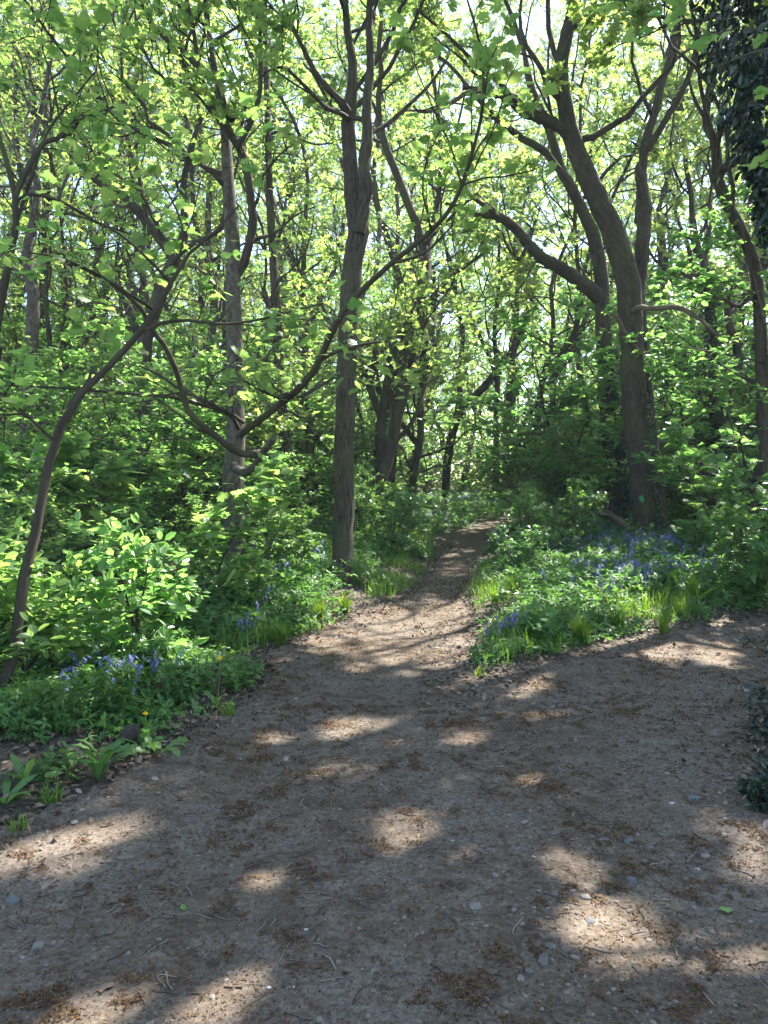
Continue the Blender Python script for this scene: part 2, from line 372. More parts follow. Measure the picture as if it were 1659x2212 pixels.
# ------------------------------------------------------------------ trees
LEAFKIND = {'maple': (MAPLE, (.075, .165), 'maple'), 'oak': (SPRIG5, (.075, .125), 'oak'), 'beech': (OVAL, (.06, .10), 'beech'), 'oakbig': (SPRIG5, (.11, .19), 'oak'), 'thin': (SPRIG4, (.07, .11), 'oak')}
def crown(par, root, o, leaf, dA, dB, mA, lA=(1.0, 2.6), lB=(.4, 1.0), flat=1.0, zmin=1.8, tilt=.55, leafR=1.0, tmin=.25, upA=.06, carve=True, size=1.0, brmat='darkbark', extra=(), thin=None):
    """branches and leaves on the parent limbs par = list of (P,R)"""
    K = 14
    PP = np.stack([resample(p, r, K)[0] for p, r in par]); RR = np.stack([resample(p, r, K)[1] for p, r in par])
    L = plen(PP)
    idx = np.repeat(np.arange(len(par)), np.maximum((L*dA).astype(int), 2)); t = tmin+(1-tmin)*rng.random(len(idx))
    A, RA = spawn(PP, RR, idx, t, rng.uniform(*lA, len(idx))*(1.15-.5*t), rng.uniform(.6, 1.25, len(idx)), .55, 8, .22, upA, flat)
    k = (A[:, :, 2].min(1) > zmin-.6) & near_ok(A[:, -1]) & near_ok(A[:, 4])
    if carve: k &= gap_keep(A[:, 3]) & gap_keep(A[:, 7])
    A, RA = A[k], RA[k]
    idx = np.repeat(np.arange(len(A)), dB); t = .15+.85*rng.random(len(idx))
    B, RB = spawn(A, RA, idx, t, rng.uniform(*lB, len(idx))*(1.2-.5*t), rng.uniform(.5, 1.1, len(idx)), .6, 5, .2, .03, flat, .0035)
    k = near_ok(B[:, -1]) & (B[:, :, 2].min(1) > zmin-.3)
    if carve: k &= gap_keep(B[:, 2]) & gap_keep(B[:, 4])
    B, RB = B[k], RB[k]
    for P_, R_ in extra: MB().add(*tubes(P_[None], R_[None], 8, .05)).build('limb', M[brmat], root, origin=o)
    tpl, sz, mt = LEAFKIND[leaf]
    lb = MB(); lb.add(*tubes(A, RA, 5), mi=1); lb.add(*tubes(B, RB, 3), mi=1)
    for P_, m in ((B, mA), (A, max(2, mA//3))):
        idx = np.repeat(np.arange(len(P_)), m); t = rng.random(len(idx))**.7
        pos = pick(P_, idx, t)+rng.normal(size=(len(idx), 3))*.05*leafR; tan = unit(pick(np.gradient(P_, axis=1), idx, t))
        k = (pos[:, 2] > zmin) & near_ok(pos)
        if carve: k &= gap_keep(pos)
        if thin: k &= rng.random(len(pos)) < np.interp(pos[:, 2], *thin)
        pos = pos[k]; tan = tan[k]; n = len(pos)
        d = unit(tan*.7+rvec(n)*np.array([1, 1, .4])+np.array([0, 0, -.15]))
        place(lb, pos, d, up_n(n, tilt), rng.uniform(*sz, n)*size, tpl)
    lb.build('crown', [M[mt], M[brmat]], root, origin=o, smooth=False)

def tr(pts, d0, d1):
    """a traced limb: (x, y, width[, depth]) at depths running from d0 to d1"""
    n = len(pts); Y = np.linspace(d0, d1, n) if n > 1 else np.array([d0])
    Y = np.array([p[3] if len(p) > 3 else Y[i] for i, p in enumerate(pts)])
    P = at([p[0] for p in pts], [p[1] for p in pts], Y); R = np.array([p[2]/2/F*Y[i] for i, p in enumerate(pts)])
    return P, R
def tree(name, label, cat, trunk, Y, H, limbs=(), leaf='oak', bark='oakbark', n_auto=8, z_auto=4.0, l_auto=(2.5, 4.5), dA=2.2, dB=5, mA=12, top=None, lean=0.0, leader=True,
         ivy=None, group='trees of the wood', limbmat=None, lump=.06, S=14, trunkparts=None, crownkw=None, auto_dir=None, flare=1.65):
    P, R = tr(trunk, Y, Y+lean)
    b = P[0].copy(); b[2] = gz(b[0], b[1])-.12
    if P[0, 2] < b[2]+.15: P[0, 2] = b[2]+.3
    P = np.vstack([b, P]); R = np.concatenate([[R[0]*flare], R])
    o = np.array([b[0], b[1], b[2]+.12]); root = empty(name, o, label, cat, group)
    Pm, Rm = resample(P, R, max(10, int((P[-1, 2]-P[0, 2])/.22)))
    Pm[1:] += (rng.normal(size=(len(Pm)-1, 3))*Rm[1:, None]*.04)
    mb = MB().add(*tubes(Pm[None], Rm[None], S, lump, flute=.08))
    mb.build('trunk', M[bark], root, origin=o)
    par = []; ex = []
    for lb in limbs:
        LP, LR = tr(lb['p'], *lb['d']); LP, LR = resample(LP, LR, max(8, int(6*len(lb['p']))))
        LP[2:-1] += rng.normal(size=(len(LP)-3, 3))*LR[2:-1, None]*.07
        ob = MB().add(*tubes(LP[None], LR[None], 10, .06)).build(lb.get('name', 'limb'), M[lb.get('mat', limbmat or bark)], root, origin=o)
        if lb.get('label'): ob['label'] = lb['label']
        if not lb.get('bare'): par.append((LP, LR))
    if leader and P[-1, 2] < H:
        L = H-P[-1, 2]; d = unit(P[-1]-P[-2]); d = unit(d*np.array([1, 1, 1])+[0, 0, .5])
        Q = grow(P[-1][None], d[None], np.array([L]), 12, .13, .08)[0]; r = np.linspace(R[-1], .03, 12); par.append((Q, r)); ex.append((Q, r))
    allP = np.vstack([Pm]+[q for q, _ in ex]); allR = np.concatenate([Rm]+[r for _, r in ex])
    ok = np.where(allP[:, 2] > z_auto)[0]
    if len(ok) and n_auto:
        for i in range(n_auto):
            j = ok[int(len(ok)*(i+rng.random())/n_auto*.96)]; a = rng.uniform(0, 2*PI)
            if auto_dir is not None: a = auto_dir+rng.normal()*.9
            d = np.array([math.cos(a), math.sin(a), rng.uniform(.35, 1.1)]); L = rng.uniform(*l_auto)
            Q = grow(allP[j][None], d[None], np.array([L]), 12, .25, .10)[0]; r = np.linspace(max(.025, allR[j]*.42), .014, 12)
            par.append((Q, r)); ex.append((Q, r))
    if par: crown(par, root, o, leaf, dA, dB, mA, extra=ex, brmat=(limbmat or bark), **(crownkw or {}))
    if ivy:
        z0, z1, n, ang, spread = ivy[:5]; lb = MB()
        zz = rng.uniform(z0, z1, n); th = ang+rng.normal(size=n)*spread
        c = np.stack([np.interp(zz, Pm[:, 2], Pm[:, k]) for k in range(3)], -1); r = np.interp(zz, Pm[:, 2], Rm)
        nr = np.stack([np.cos(th), np.sin(th), .25+0*th], -1)
        thick = (ivy[5] if len(ivy) > 5 else .08)*np.abs(rng.normal(size=n))
        place(lb, c+nr*(r*1.02+thick)[:, None], unit(rvec(n)+[0, 0, -.7]), unit(nr+rvec(n)*.5), rng.uniform(.06, .11, n)*(ivy[6] if len(ivy) > 6 else 1), OVAL)
        lb.build('ivy', M['ivy'], root, origin=o, smooth=False)
    root['_'] = 1; del root['_']
    return root, o, Pm, Rm

# ================================================================== THE SETTING
def grid(xs, ys):
    X, Y = np.meshgrid(xs, ys); return X, Y
def quads(nx, ny):
    i = np.arange(nx*ny).reshape(ny, nx)
    return np.stack([i[:-1, :-1], i[:-1, 1:], i[1:, 1:], i[1:, :-1]], -1).reshape(-1, 4)
u = np.linspace(-1, 1, 261); xs = 1.5+90*np.sinh(u*4.2)/np.sinh(4.2)
v = np.linspace(-.32, 1, 300); ys = 5+110*np.sinh(v*4.0)/np.sinh(4.0)
X, Y = grid(xs, ys); D = sdf(X, Y)
Z = terrain(X, Y, D)-.07*sstep(0.02, -.25, D)
o = MB().add(np.stack([X, Y, Z], -1), [quads(len(xs), len(ys))]).build('ground', M['soil']); tag(o, 'dark woodland floor of soil and old leaves', 'ground', kind='structure')
xs = np.arange(-4.2, 9.2, .04); st = np.concatenate([[-2.0], np.cumsum(np.clip(.03+.004*np.arange(400)*.3, .03, .16))-2.0]); ys = st[st < 28]
X, Y = grid(xs, ys); D = sdf(X, Y)+.10*(fbm(X*4, Y*4, 9)-.47)
Zp = terrain(X, Y, D)+.012+.018*(fbm(X*6, Y*6, 21, 4)-.47)+.02*(fbm(X*1.8, Y*1.8, 22, 3)-.47)
Q = quads(len(xs), len(ys)); Q = Q[(D.ravel()[Q] < .03).all(1)]
us = np.unique(Q); mp = np.zeros(X.size, int); mp[us] = np.arange(len(us))
o = MB().add(np.stack([X, Y, Zp], -1).reshape(-1, 3)[us], [mp[Q]]).build('path', M['path']); tag(o, 'trodden earth path that forks around the green verge', 'path', kind='structure')
def pz(x, y):
    d = sdf(x, y)+.10*(fbm(x*4, y*4, 9)-.47)
    zp = terrain(x, y, d)+.012+.018*(fbm(x*6, y*6, 21, 4)-.47)+.02*(fbm(x*1.8, y*1.8, 22, 3)-.47)
    return np.where(d < 0, zp, terrain(x, y))

# ================================================================== TRACED TREES
tree('oak_tree', 'straight grey-brown trunk standing left of the path, twin stems above', 'tree',
     [(737, 1272, 58), (740, 1225, 47), (743, 1100, 45), (745, 950, 44), (748, 800, 43), (755, 650, 41), (763, 560, 42), (775, 500, 47), (765, 440, 40), (756, 350, 31), (752, 285, 30), (755, 235, 28), (763, 150, 20), (750, 60, 15), (742, -60, 11)],
     10.6, 16.5, lean=.6, bark='oakbark', leaf='oak', n_auto=13, z_auto=7.0, dA=2.2, limbs=[
     dict(p=[(775, 505, 30), (790, 420, 27), (786, 345, 26), (794, 300, 24), (792, 240, 21), (800, 140, 17), (798, 40, 15), (805, -80, 11)], d=(10.75, 10.7)),
     dict(p=[(750, 242, 20), (733, 216, 16), (687, 166, 12), (648, 90, 9), (617, 20, 7), (600, -60, 5)], d=(10.9, 10.2)),
     dict(p=[(752, 258, 14), (738, 246, 10), (703, 231, 9), (658, 186, 8), (613, 146, 6), (572, 156, 4)], d=(10.9, 10.0)),
     dict(p=[(795, 290, 12), (815, 280, 10), (840, 265, 9), (880, 230, 8), (930, 180, 6), (970, 120, 4)], d=(10.8, 11.4))])
mapleroot, mo, _, _ = tree('sycamore_tree', 'mottled pale trunk with a U-shaped bough sweeping up to the right', 'tree',
     [(506, 1255, 50), (505, 1150, 46), (504, 1040, 46), (508, 960, 41), (506, 850, 38), (507, 750, 36), (504, 640, 34), (504, 560, 32), (500, 480, 30), (492, 390, 26), (488, 300, 20), (470, 190, 15), (450, 60, 10)],
     11.3, 14.5, lean=.3, bark='sycbark', leaf='maple', limbmat='darkbark', n_auto=7, z_auto=5.5, dA=2.3, dB=5, mA=5, crownkw=dict(lA=(.7, 1.8), lB=(.3, .8), tilt=.42, tmin=.12, zmin=2.6, size=.95), limbs=[
     dict(p=[(506, 1008, 22, 11.2), (515, 1016, 20, 11.0), (532, 1020, 18, 10.6), (552, 1004, 17, 10.3), (566, 980, 16, 10.0), (585, 955, 16, 9.7), (592, 945, 13, 9.6)], d=(11, 9), mat='sycbark', bare=True),
     dict(p=[(566, 978, 17, 10.0), (545, 980, 16, 9.7), (520, 979, 15, 9.5), (490, 962, 15, 9.2), (450, 929, 14, 8.9), (415, 899, 14, 8.6), (400, 869, 13, 8.5), (385, 814, 12, 8.3), (360, 754, 11, 8.0), (330, 714, 10, 7.8), (302, 664, 9, 7.6), (250, 620, 7, 7.4), (200, 590, 6, 7.2), (130, 560, 4, 7.0)], d=(10, 7)),
     dict(p=[(520, 940, 14, 11.1), (535, 927, 15, 10.6), (565, 904, 16, 10.2), (610, 869, 16, 9.8), (655, 829, 15, 9.4), (685, 789, 15, 9.1), (710, 734, 14, 8.8), (745, 669, 14, 8.5), (790, 620, 12, 8.3), (850, 565, 11, 8.1), (930, 500, 10, 7.8), (985, 430, 9, 7.6), (1020, 330, 8, 7.4), (1040, 250, 7, 7.3), (1045, 190, 7, 7.2), (1040, 120, 6, 7.1), (1025, 50, 5, 7.0), (1003, -20, 4, 6.9)], d=(11, 7)),
     dict(p=[(690, 780, 8, 9.1), (715, 765, 8, 9.0), (740, 756, 7, 8.9), (780, 745, 6, 8.7), (820, 739, 4, 8.5)], d=(9, 8.5)),
     dict(p=[(515, 925, 10, 11.1), (500, 900, 9, 10.6), (470, 884, 9, 10.2), (425, 872, 8, 9.8), (370, 858, 7, 9.4), (250, 848, 6, 9.0), (100, 836, 5, 8.6), (0, 833, 4, 8.3)], d=(11, 8.3)),
     dict(p=[(525, 912, 9, 10.8), (500, 895, 8, 10.4), (440, 865, 7, 9.9), (380, 835, 6, 9.5), (345, 810, 5, 9.2), (300, 790, 4, 9.0)], d=(11, 9)),
     dict(p=[(850, 567, 8, 8.1), (880, 560, 7, 8.0), (925, 540, 6, 7.9), (975, 490, 4, 7.8)], d=(8, 7.8)),
     dict(p=[(504, 600, 22), (530, 560, 20), (545, 480, 19), (538, 400, 18), (528, 345, 18), (505, 300, 17), (470, 252, 16), (443, 191, 14), (428, 141, 12), (420, 75, 10), (403, 0, 8), (395, -80, 6)], d=(11.5, 10.6)),
     dict(p=[(513, 318, 14), (548, 251, 11), (562, 191, 10), (563, 100, 9), (557, 20, 7), (550, -60, 5)], d=(10.9, 10.4)),
     dict(p=[(500, 260, 17), (463, 185, 16), (418, 131, 14), (372, 96, 12), (332, 55, 10), (297, 0, 8), (260, -60, 6)], d=(11.2, 12.2))])
tree('sycamore_tree', 'slim curving brown sapling trunk arching in at the left edge of the photo', 'tree',
     [(8, 1560, 25), (22, 1470, 24), (40, 1340, 23), (48, 1260, 24), (68, 1190, 22), (83, 1120, 20), (101, 1020, 19), (121, 950, 18), (150, 884, 18), (184, 839, 16), (210, 812, 15), (250, 779, 14), (295, 726, 13), (338, 668, 12), (368, 617, 10), (385, 570, 8), (450, 515, 6), (515, 445, 4)],
     4.9, 6, lean=1.0, bark='twig', leaf='maple', leader=False, n_auto=0, dA=2.6, dB=5, mA=5, S=10, flare=1.2, limbs=[
     dict(p=[(112, 985, 12), (130, 930, 11), (160, 862, 11), (188, 828, 8), (200, 790, 5)], d=(5.3, 5.6), bare=True),
     dict(p=[(300, 722, 8), (345, 700, 8), (400, 692, 7), (480, 700, 6), (560, 690, 5), (640, 670, 4), (700, 655, 3)], d=(5.7, 6.3)),
     dict(p=[(335, 672, 7), (310, 655, 7), (270, 630, 6), (215, 595, 5), (140, 560, 4), (60, 545, 3)], d=(5.8, 5.2)),
     dict(p=[(370, 612, 6), (320, 560, 6), (250, 500, 5), (180, 470, 4), (100, 455, 3)], d=(5.9, 5.4)),
     dict(p=[(385, 570, 6), (395, 500, 5), (370, 430, 4), (330, 370, 3)], d=(5.9, 6.0)),
     dict(p=[(120, 955, 7), (60, 900, 6), (0, 850, 5), (-80, 820, 4)], d=(5.3, 4.9))],
     crownkw=dict(lA=(.5, 1.2), lB=(.25, .6), tilt=.4, tmin=.15, zmin=2.0, upA=.02, size=.75), limbmat='twig')
# bough with big leaves reaching in over the left edge
tree('sycamore_tree', 'dark leaning stem cut by the left edge of the photo, above the curved sapling', 'tree',
     [(-150, 1400, 40), (-120, 1100, 36), (-60, 900, 30), (-20, 760, 22), (8, 620, 17), (25, 540, 15), (36, 470, 14), (28, 400, 12), (5, 320, 10), (-20, 230, 8)],
     6.6, 8.5, lean=-.2, bark='darkbark', leaf='maple', n_auto=6, z_auto=3.4, l_auto=(1.5, 2.6), auto_dir=.2, dA=2.6, dB=5, mA=5, limbs=[
     dict(p=[(30, 440, 9), (70, 420, 8), (140, 440, 7), (210, 480, 5), (280, 505, 4)], d=(6.5, 6.6)),
     dict(p=[(35, 480, 8), (70, 380, 7), (100, 290, 6), (160, 210, 4), (210, 150, 3)], d=(6.5, 6.9))],
     crownkw=dict(lA=(.6, 1.4), lB=(.3, .7), tilt=.4, zmin=2.2, size=.8))
droot, do_, dP, dR = tree('oak_tree', 'large double trunk leaning left right of the path, green paint dot on bark', 'tree',
     [(1400, 1186, 56), (1395, 1130, 52), (1388, 1050, 53), (1378, 940, 54), (1368, 850, 50), (1365, 760, 48), (1364, 680, 50), (1358, 620, 52), (1345, 570, 49), (1322, 500, 47), (1290, 425, 44), (1255, 350, 40), (1230, 280, 36), (1220, 225, 32), (1211, 150, 30), (1226, 70, 27), (1245, -10, 24), (1255, -120, 18)],
     15.2, 17.5, lean=-.4, bark='oakbark', leaf='oak', n_auto=11, z_auto=8, l_auto=(3, 5.5), dA=2.1, mA=15, S=18, limbs=[
     dict(p=[(1428, 1188, 40), (1424, 1120, 34), (1416, 1050, 33), (1408, 960, 31), (1398, 870, 28), (1392, 780, 25), (1386, 690, 22), (1382, 620, 20)], d=(15.4, 15.35), bare=True, name='stem'),
     dict(p=[(1372, 660, 34), (1384, 590, 30), (1390, 500, 30), (1394, 450, 28), (1386, 400, 25), (1380, 366, 15), (1378, 352, 5)], d=(15.3, 15.8), bare=True, name='stem', label='broken upright stem ending in a torn snag'),
     dict(p=[(1380, 480, 20), (1386, 400, 19), (1392, 320, 18), (1415, 240, 17), (1428, 185, 16), (1450, 115, 14), (1466, 30, 12), (1475, -60, 9)], d=(15.9, 16.6)),
     dict(p=[(1393, 330, 15), (1420, 290, 14), (1455, 230, 14), (1475, 195, 13), (1496, 140, 11), (1510, 60, 8)], d=(16.0, 15.5)),
     dict(p=[(1236, 300, 26), (1205, 272, 24), (1180, 258, 25), (1140, 243, 26), (1110, 218, 27), (1085, 206, 16), (1045, 196, 13), (1000, 188, 10)], d=(14.9, 14.2)),
     dict(p=[(1050, 196, 11), (1010, 200, 10), (970, 225, 9), (940, 238, 8), (905, 240, 7), (893, 228, 4)], d=(14.2, 13.8), mat='deadwood', bare=True, label='bare dead branch'),
     dict(p=[(1112, 220, 13), (1080, 180, 11), (1040, 150, 10), (1000, 110, 8), (960, 70, 7), (900, 20, 5)], d=(14.4, 13.6)),
     dict(p=[(1362, 672, 12, 14.9), (1385, 664, 12, 14.6), (1405, 667, 11, 14.4), (1465, 665, 11, 14.2), (1505, 685, 9, 14.0), (1552, 727, 6, 13.8)], d=(15, 14), mat='deadwood', bare=True, label='bare pinkish dead branch curving to the right'),
     dict(p=[(1385, 766, 12, 14.9), (1364, 742, 11, 14.7), (1350, 720, 10, 14.6), (1335, 690, 10, 14.5), (1318, 676, 6, 14.4)], d=(15, 14), mat='deadwood', bare=True),
     dict(p=[(1335, 520, 10), (1300, 540, 6), (1270, 560, 4)], d=(15, 14.2))],
     ivy=(.2, 3.4, 700, -.75, .45, .05, .8))
tree('oak_tree', 'ivy-footed trunk close behind the double oak, long limb reaching left', 'tree',
     [(1328, 1120, 36), (1322, 1000, 38), (1316, 880, 37), (1306, 760, 35), (1302, 680, 33), (1300, 610, 31), (1288, 530, 28), (1262, 465, 25), (1234, 405, 24), (1212, 368, 22), (1190, 290, 17), (1150, 190, 12)],
     17.6, 15, lean=0, bark='oakbark', leaf='oak', n_auto=7, z_auto=7.5, dA=1.9, limbs=[
     dict(p=[(1300, 645, 34), (1275, 625, 33), (1250, 606, 30), (1210, 577, 28), (1170, 556, 25), (1140, 527, 23), (1110, 490, 21), (1070, 466, 18), (1030, 464, 12), (990, 446, 9), (963, 440, 6)], d=(17.6, 15.2)),
     dict(p=[(1075, 468, 11), (1055, 450, 10), (1020, 425, 8), (1003, 408, 6), (985, 400, 4)], d=(15.6, 15.0)),
     dict(p=[(1140, 530, 9), (1120, 560, 8), (1095, 530, 6), (1085, 500, 4)], d=(16.2, 16.6)),
     dict(p=[(1230, 400, 14), (1175, 326, 16), (1130, 300, 15), (1090, 270, 14), (1055, 240, 12), (1030, 210, 10), (980, 150, 8), (935, 110, 5)], d=(17.5, 16.4))],
     ivy=(.3, 4.6, 2600, -.7, .75, .10))
tree('crooked_tree', 'dark trunk by the far bend of the path, forking into a long right-hand limb', 'tree',
     [(965, 1100, 19), (963, 1040, 19), (970, 970, 19), (982, 920, 18), (990, 890, 18), (993, 850, 13), (990, 800, 11), (1000, 730, 9), (985, 640, 7)],
     26.5, 15, bark='darkbark', leaf='oakbig', n_auto=9, z_auto=7, l_auto=(3, 5), dA=1.5, dB=4, mA=5, limbs=[
     dict(p=[(986, 905, 17), (1005, 872, 17), (1030, 852, 16), (1065, 812, 16), (1098, 768, 15), (1118, 738, 15), (1132, 700, 13), (1143, 660, 12), (1150, 620, 11), (1138, 580, 9), (1145, 520, 7), (1165, 450, 6)], d=(26.5, 25))])
tree('twisted_tree', 'S-bent dark double trunk seen just right of the straight oak', 'tree',
     [(826, 1050, 26), (824, 985, 25), (822, 930, 24), (826, 890, 20), (835, 830, 17), (848, 770, 15), (870, 720, 12), (900, 640, 10), (915, 560, 8)],
     20, 14, bark='darkbark', leaf='oak', n_auto=8, z_auto=5, dA=1.7, mA=5, limbs=[
     dict(p=[(822, 900, 15), (808, 862, 16), (798, 832, 16), (806, 800, 17), (812, 770, 16), (808, 748, 15), (790, 742, 13), (775, 732, 12), (755, 690, 8)], d=(20, 19.5)),
     dict(p=[(845, 1040, 18), (850, 960, 20), (858, 880, 20), (868, 820, 18), (872, 780, 17), (890, 730, 13), (935, 640, 11), (1000, 580, 9), (1050, 545, 6)], d=(20.6, 21.5))])
tree('woodland_tree', 'stout grey trunk between the curved sapling and the mottled sycamore', 'tree',
     [(306, 1060, 40), (308, 1000, 38), (310, 940, 36), (308, 870, 34), (305, 800, 33), (315, 730, 30), (340, 650, 30), (358, 600, 30), (376, 560, 28), (350, 520, 24), (327, 493, 21), (271, 428, 18), (211, 393, 14), (150, 330, 10)],
     16.5, 14, bark='oakbark', leaf='oak', n_auto=6, z_auto=6, dA=1.6, mA=4, leader=False, limbs=[
     dict(p=[(372, 570, 22), (400, 500, 18), (395, 420, 15), (410, 330, 12), (440, 240, 9)], d=(16.6, 17))])
tree('woodland_tree', 'leaning grey trunk close right of the stout one on the left', 'tree',
     [(358, 1080, 25), (350, 980, 25), (345, 920, 26), (335, 860, 20), (320, 790, 17), (322, 700, 14), (310, 600, 11)], 17.5, 15, bark='sycbark', leaf='oak', n_auto=8, z_auto=5, dA=1.4, mA=4)
tree('woodland_tree', 'broad pale trunk near the left edge behind the curved sapling', 'tree',
     [(56, 1130, 36), (55, 1040, 35), (58, 930, 33), (62, 840, 31), (68, 740, 29), (72, 640, 26), (60, 540, 20), (80, 430, 16), (70, 300, 11)], 14.5, 14.5, bark='sycbark', leaf='thin', n_auto=8, z_auto=5, dA=1.5, mA=2)
tree('woodland_tree', 'thin dark trunk just right of the broad pale one on the left', 'tree',
     [(88, 1020, 15), (95, 940, 14), (104, 850, 13), (108, 760, 12), (100, 640, 9), (110, 520, 7)], 17, 12.5, bark='darkbark', leaf='thin', n_auto=7, z_auto=4, dA=1.5, mA=3)
tree('woodland_tree', 'slender brown trunk between the curved sapling and the stout grey trunk', 'tree',
     [(196, 1040, 13), (193, 960, 13), (188, 890, 13), (186, 820, 12), (175, 740, 11), (150, 670, 9), (140, 560, 6)], 18, 13, bark='oakbark', leaf='oak', n_auto=7, z_auto=4, dA=1.4, mA=4)
tree('woodland_tree', 'pale narrow sunlit stem left of the stout grey trunk', 'tree',
     [(258, 1030, 10), (257, 940, 10), (258, 870, 10), (250, 780, 9), (262, 690, 8), (255, 560, 6)], 22, 14, bark='sycbark', leaf='oak', n_auto=7, z_auto=5, dA=1.3, mA=4)
tree('woodland_tree', 'dark trunk forking low between the mottled sycamore and the straight oak', 'tree',
     [(669, 1010, 21), (668, 960, 21), (669, 900, 21), (668, 830, 20), (663, 750, 18), (660, 690, 16), (655, 600, 12), (660, 500, 9)], 20, 14.5, bark='oakbark', leaf='oak', n_auto=8, z_auto=6, dA=1.5, mA=5, limbs=[
     dict(p=[(665, 780, 15), (640, 745, 14), (610, 710, 12), (590, 680, 10), (570, 620, 7)], d=(20, 19.4))])
for lab, pts, Yd, bk in [
     ('dark thin trunk right of the forking path-side tree, low bend', [(1072, 1000, 13), (1072, 930, 12), (1072, 880, 12), (1075, 800, 11), (1068, 720, 9), (1080, 600, 7)], 26, 'darkbark'),
     ('straight dark trunk behind the long right-hand limb of the far tree', [(1100, 1000, 16), (1102, 900, 16), (1104, 830, 15), (1112, 740, 13), (1118, 640, 10)], 28, 'darkbark'),
     ('slightly bent dark trunk left of the layered beech sapling', [(1160, 990, 15), (1163, 900, 14), (1168, 850, 14), (1180, 790, 12), (1195, 720, 10), (1190, 620, 8)], 24, 'darkbark'),
     ('leaning dark trunk above the layered beech sapling', [(1196, 1010, 15), (1198, 920, 14), (1194, 850, 14), (1205, 780, 13), (1240, 720, 11), (1258, 640, 9)], 22, 'darkbark'),
     ('short thick dark trunk half hidden left of the ivy-footed oak', [(1273, 1060, 20), (1272, 980, 20), (1268, 900, 17), (1255, 820, 14), (1245, 720, 12), (1252, 640, 10)], 22, 'oakbark')]:
    tree('woodland_tree', lab, 'tree', pts, Yd, 15, bark=bk, leaf='oakbig', n_auto=8, z_auto=5, dA=1.3, dB=4, mA=5)
tree('ivy_clad_tree', 'dark ivy-wrapped trunk right of the double oak, twisted limb above', 'tree',
     [(1552, 1010, 30), (1550, 940, 29), (1548, 860, 29), (1542, 760, 27), (1536, 680, 25), (1530, 610, 24), (1512, 560, 20), (1500, 510, 17), (1495, 460, 12)], 19, 13, bark='oakbark', leaf='oak', n_auto=8, z_auto=6, dA=1.6,
     limbs=[dict(p=[(1548, 880, 20), (1575, 840, 20), (1595, 790, 18), (1590, 740, 16), (1572, 690, 14), (1580, 630, 12), (1620, 560, 9)], d=(19, 18.6)),
            dict(p=[(1500, 520, 9), (1470, 500, 7), (1440, 490, 5), (1420, 470, 4)], d=(19, 18.5)),
            dict(p=[(1535, 660, 10), (1500, 625, 9), (1460, 615, 8), (1440, 590, 6), (1425, 560, 4)], d=(19, 18.6))], ivy=(.4, 6.5, 2600, -1.5, 1.4, .12))
tree('oak_tree', 'kinked trunk near the right edge with a sawn stub arm pointing right', 'tree',
     [(1655, 1010, 28), (1650, 900, 27), (1645, 780, 26), (1640, 660, 25), (1630, 575, 24), (1602, 500, 24), (1572, 440, 24), (1548, 385, 24), (1550, 350, 22), (1542, 300, 19), (1525, 262, 17), (1532, 200, 16), (1550, 125, 14), (1566, 30, 12), (1575, -60, 9)],
     13.8, 15, bark='oakbark', leaf='oak', n_auto=15, z_auto=6.5, l_auto=(3, 5), dA=2.2, mA=14, limbs=[
     dict(p=[(1548, 388, 22), (1562, 366, 20), (1580, 352, 18), (1604, 341, 17)], d=(13.7, 13.2), bare=True, name='stub'),
     dict(p=[(1530, 265, 8), (1505, 225, 7), (1490, 180, 5), (1485, 130, 3)], d=(13.8, 13.6)),
     dict(p=[(1635, 620, 10), (1600, 660, 9), (1570, 650, 7), (1540, 640, 5)], d=(13.8, 13.0))])
# ivy-mantled tree at the right edge: the dark glossy mass in the top right corner
root, o, Pm, Rm = tree('ivy_mantled_tree', 'dark glossy evergreen mass hanging in the top right corner', 'tree',
     [(1745, 1420, 60), (1742, 1000, 55), (1730, 700, 52), (1722, 400, 48), (1715, 100, 44), (1705, -200, 38), (1700, -450, 30)], 7.2, 13, bark='darkbark', leaf='oak', n_auto=11, z_auto=7.0, l_auto=(2.5, 4.5), dA=2.1, dB=6, mA=10, leader=True)
lb = MB(); n = 24000
zz = 3.9+8*rng.random(n)**.9; th = rng.uniform(0, 2*PI, n)
rad = (.18+.56*sstep(3.4, 5.4, zz))*(.40+1.2*fbm(th*1.3+5, zz*1.3, 31, 4))*np.sqrt(.45+.55*rng.random(n))
c = np.stack([np.interp(zz, Pm[:, 2], Pm[:, k]) for k in range(3)], -1)
pos = c+np.stack([np.cos(th)*rad, np.sin(th)*rad, 0*th], -1); k = gap_keep(pos)
place(lb, pos[k], unit(rvec(n)[k]+[0, 0, -.9]), unit(np.stack([np.cos(th), np.sin(th), .4+0*th], -1)+.7*rvec(n))[k], rng.uniform(.06, .11, n)[k], OVAL)
lb.build('ivy', M['holly'], root, origin=o, smooth=False)
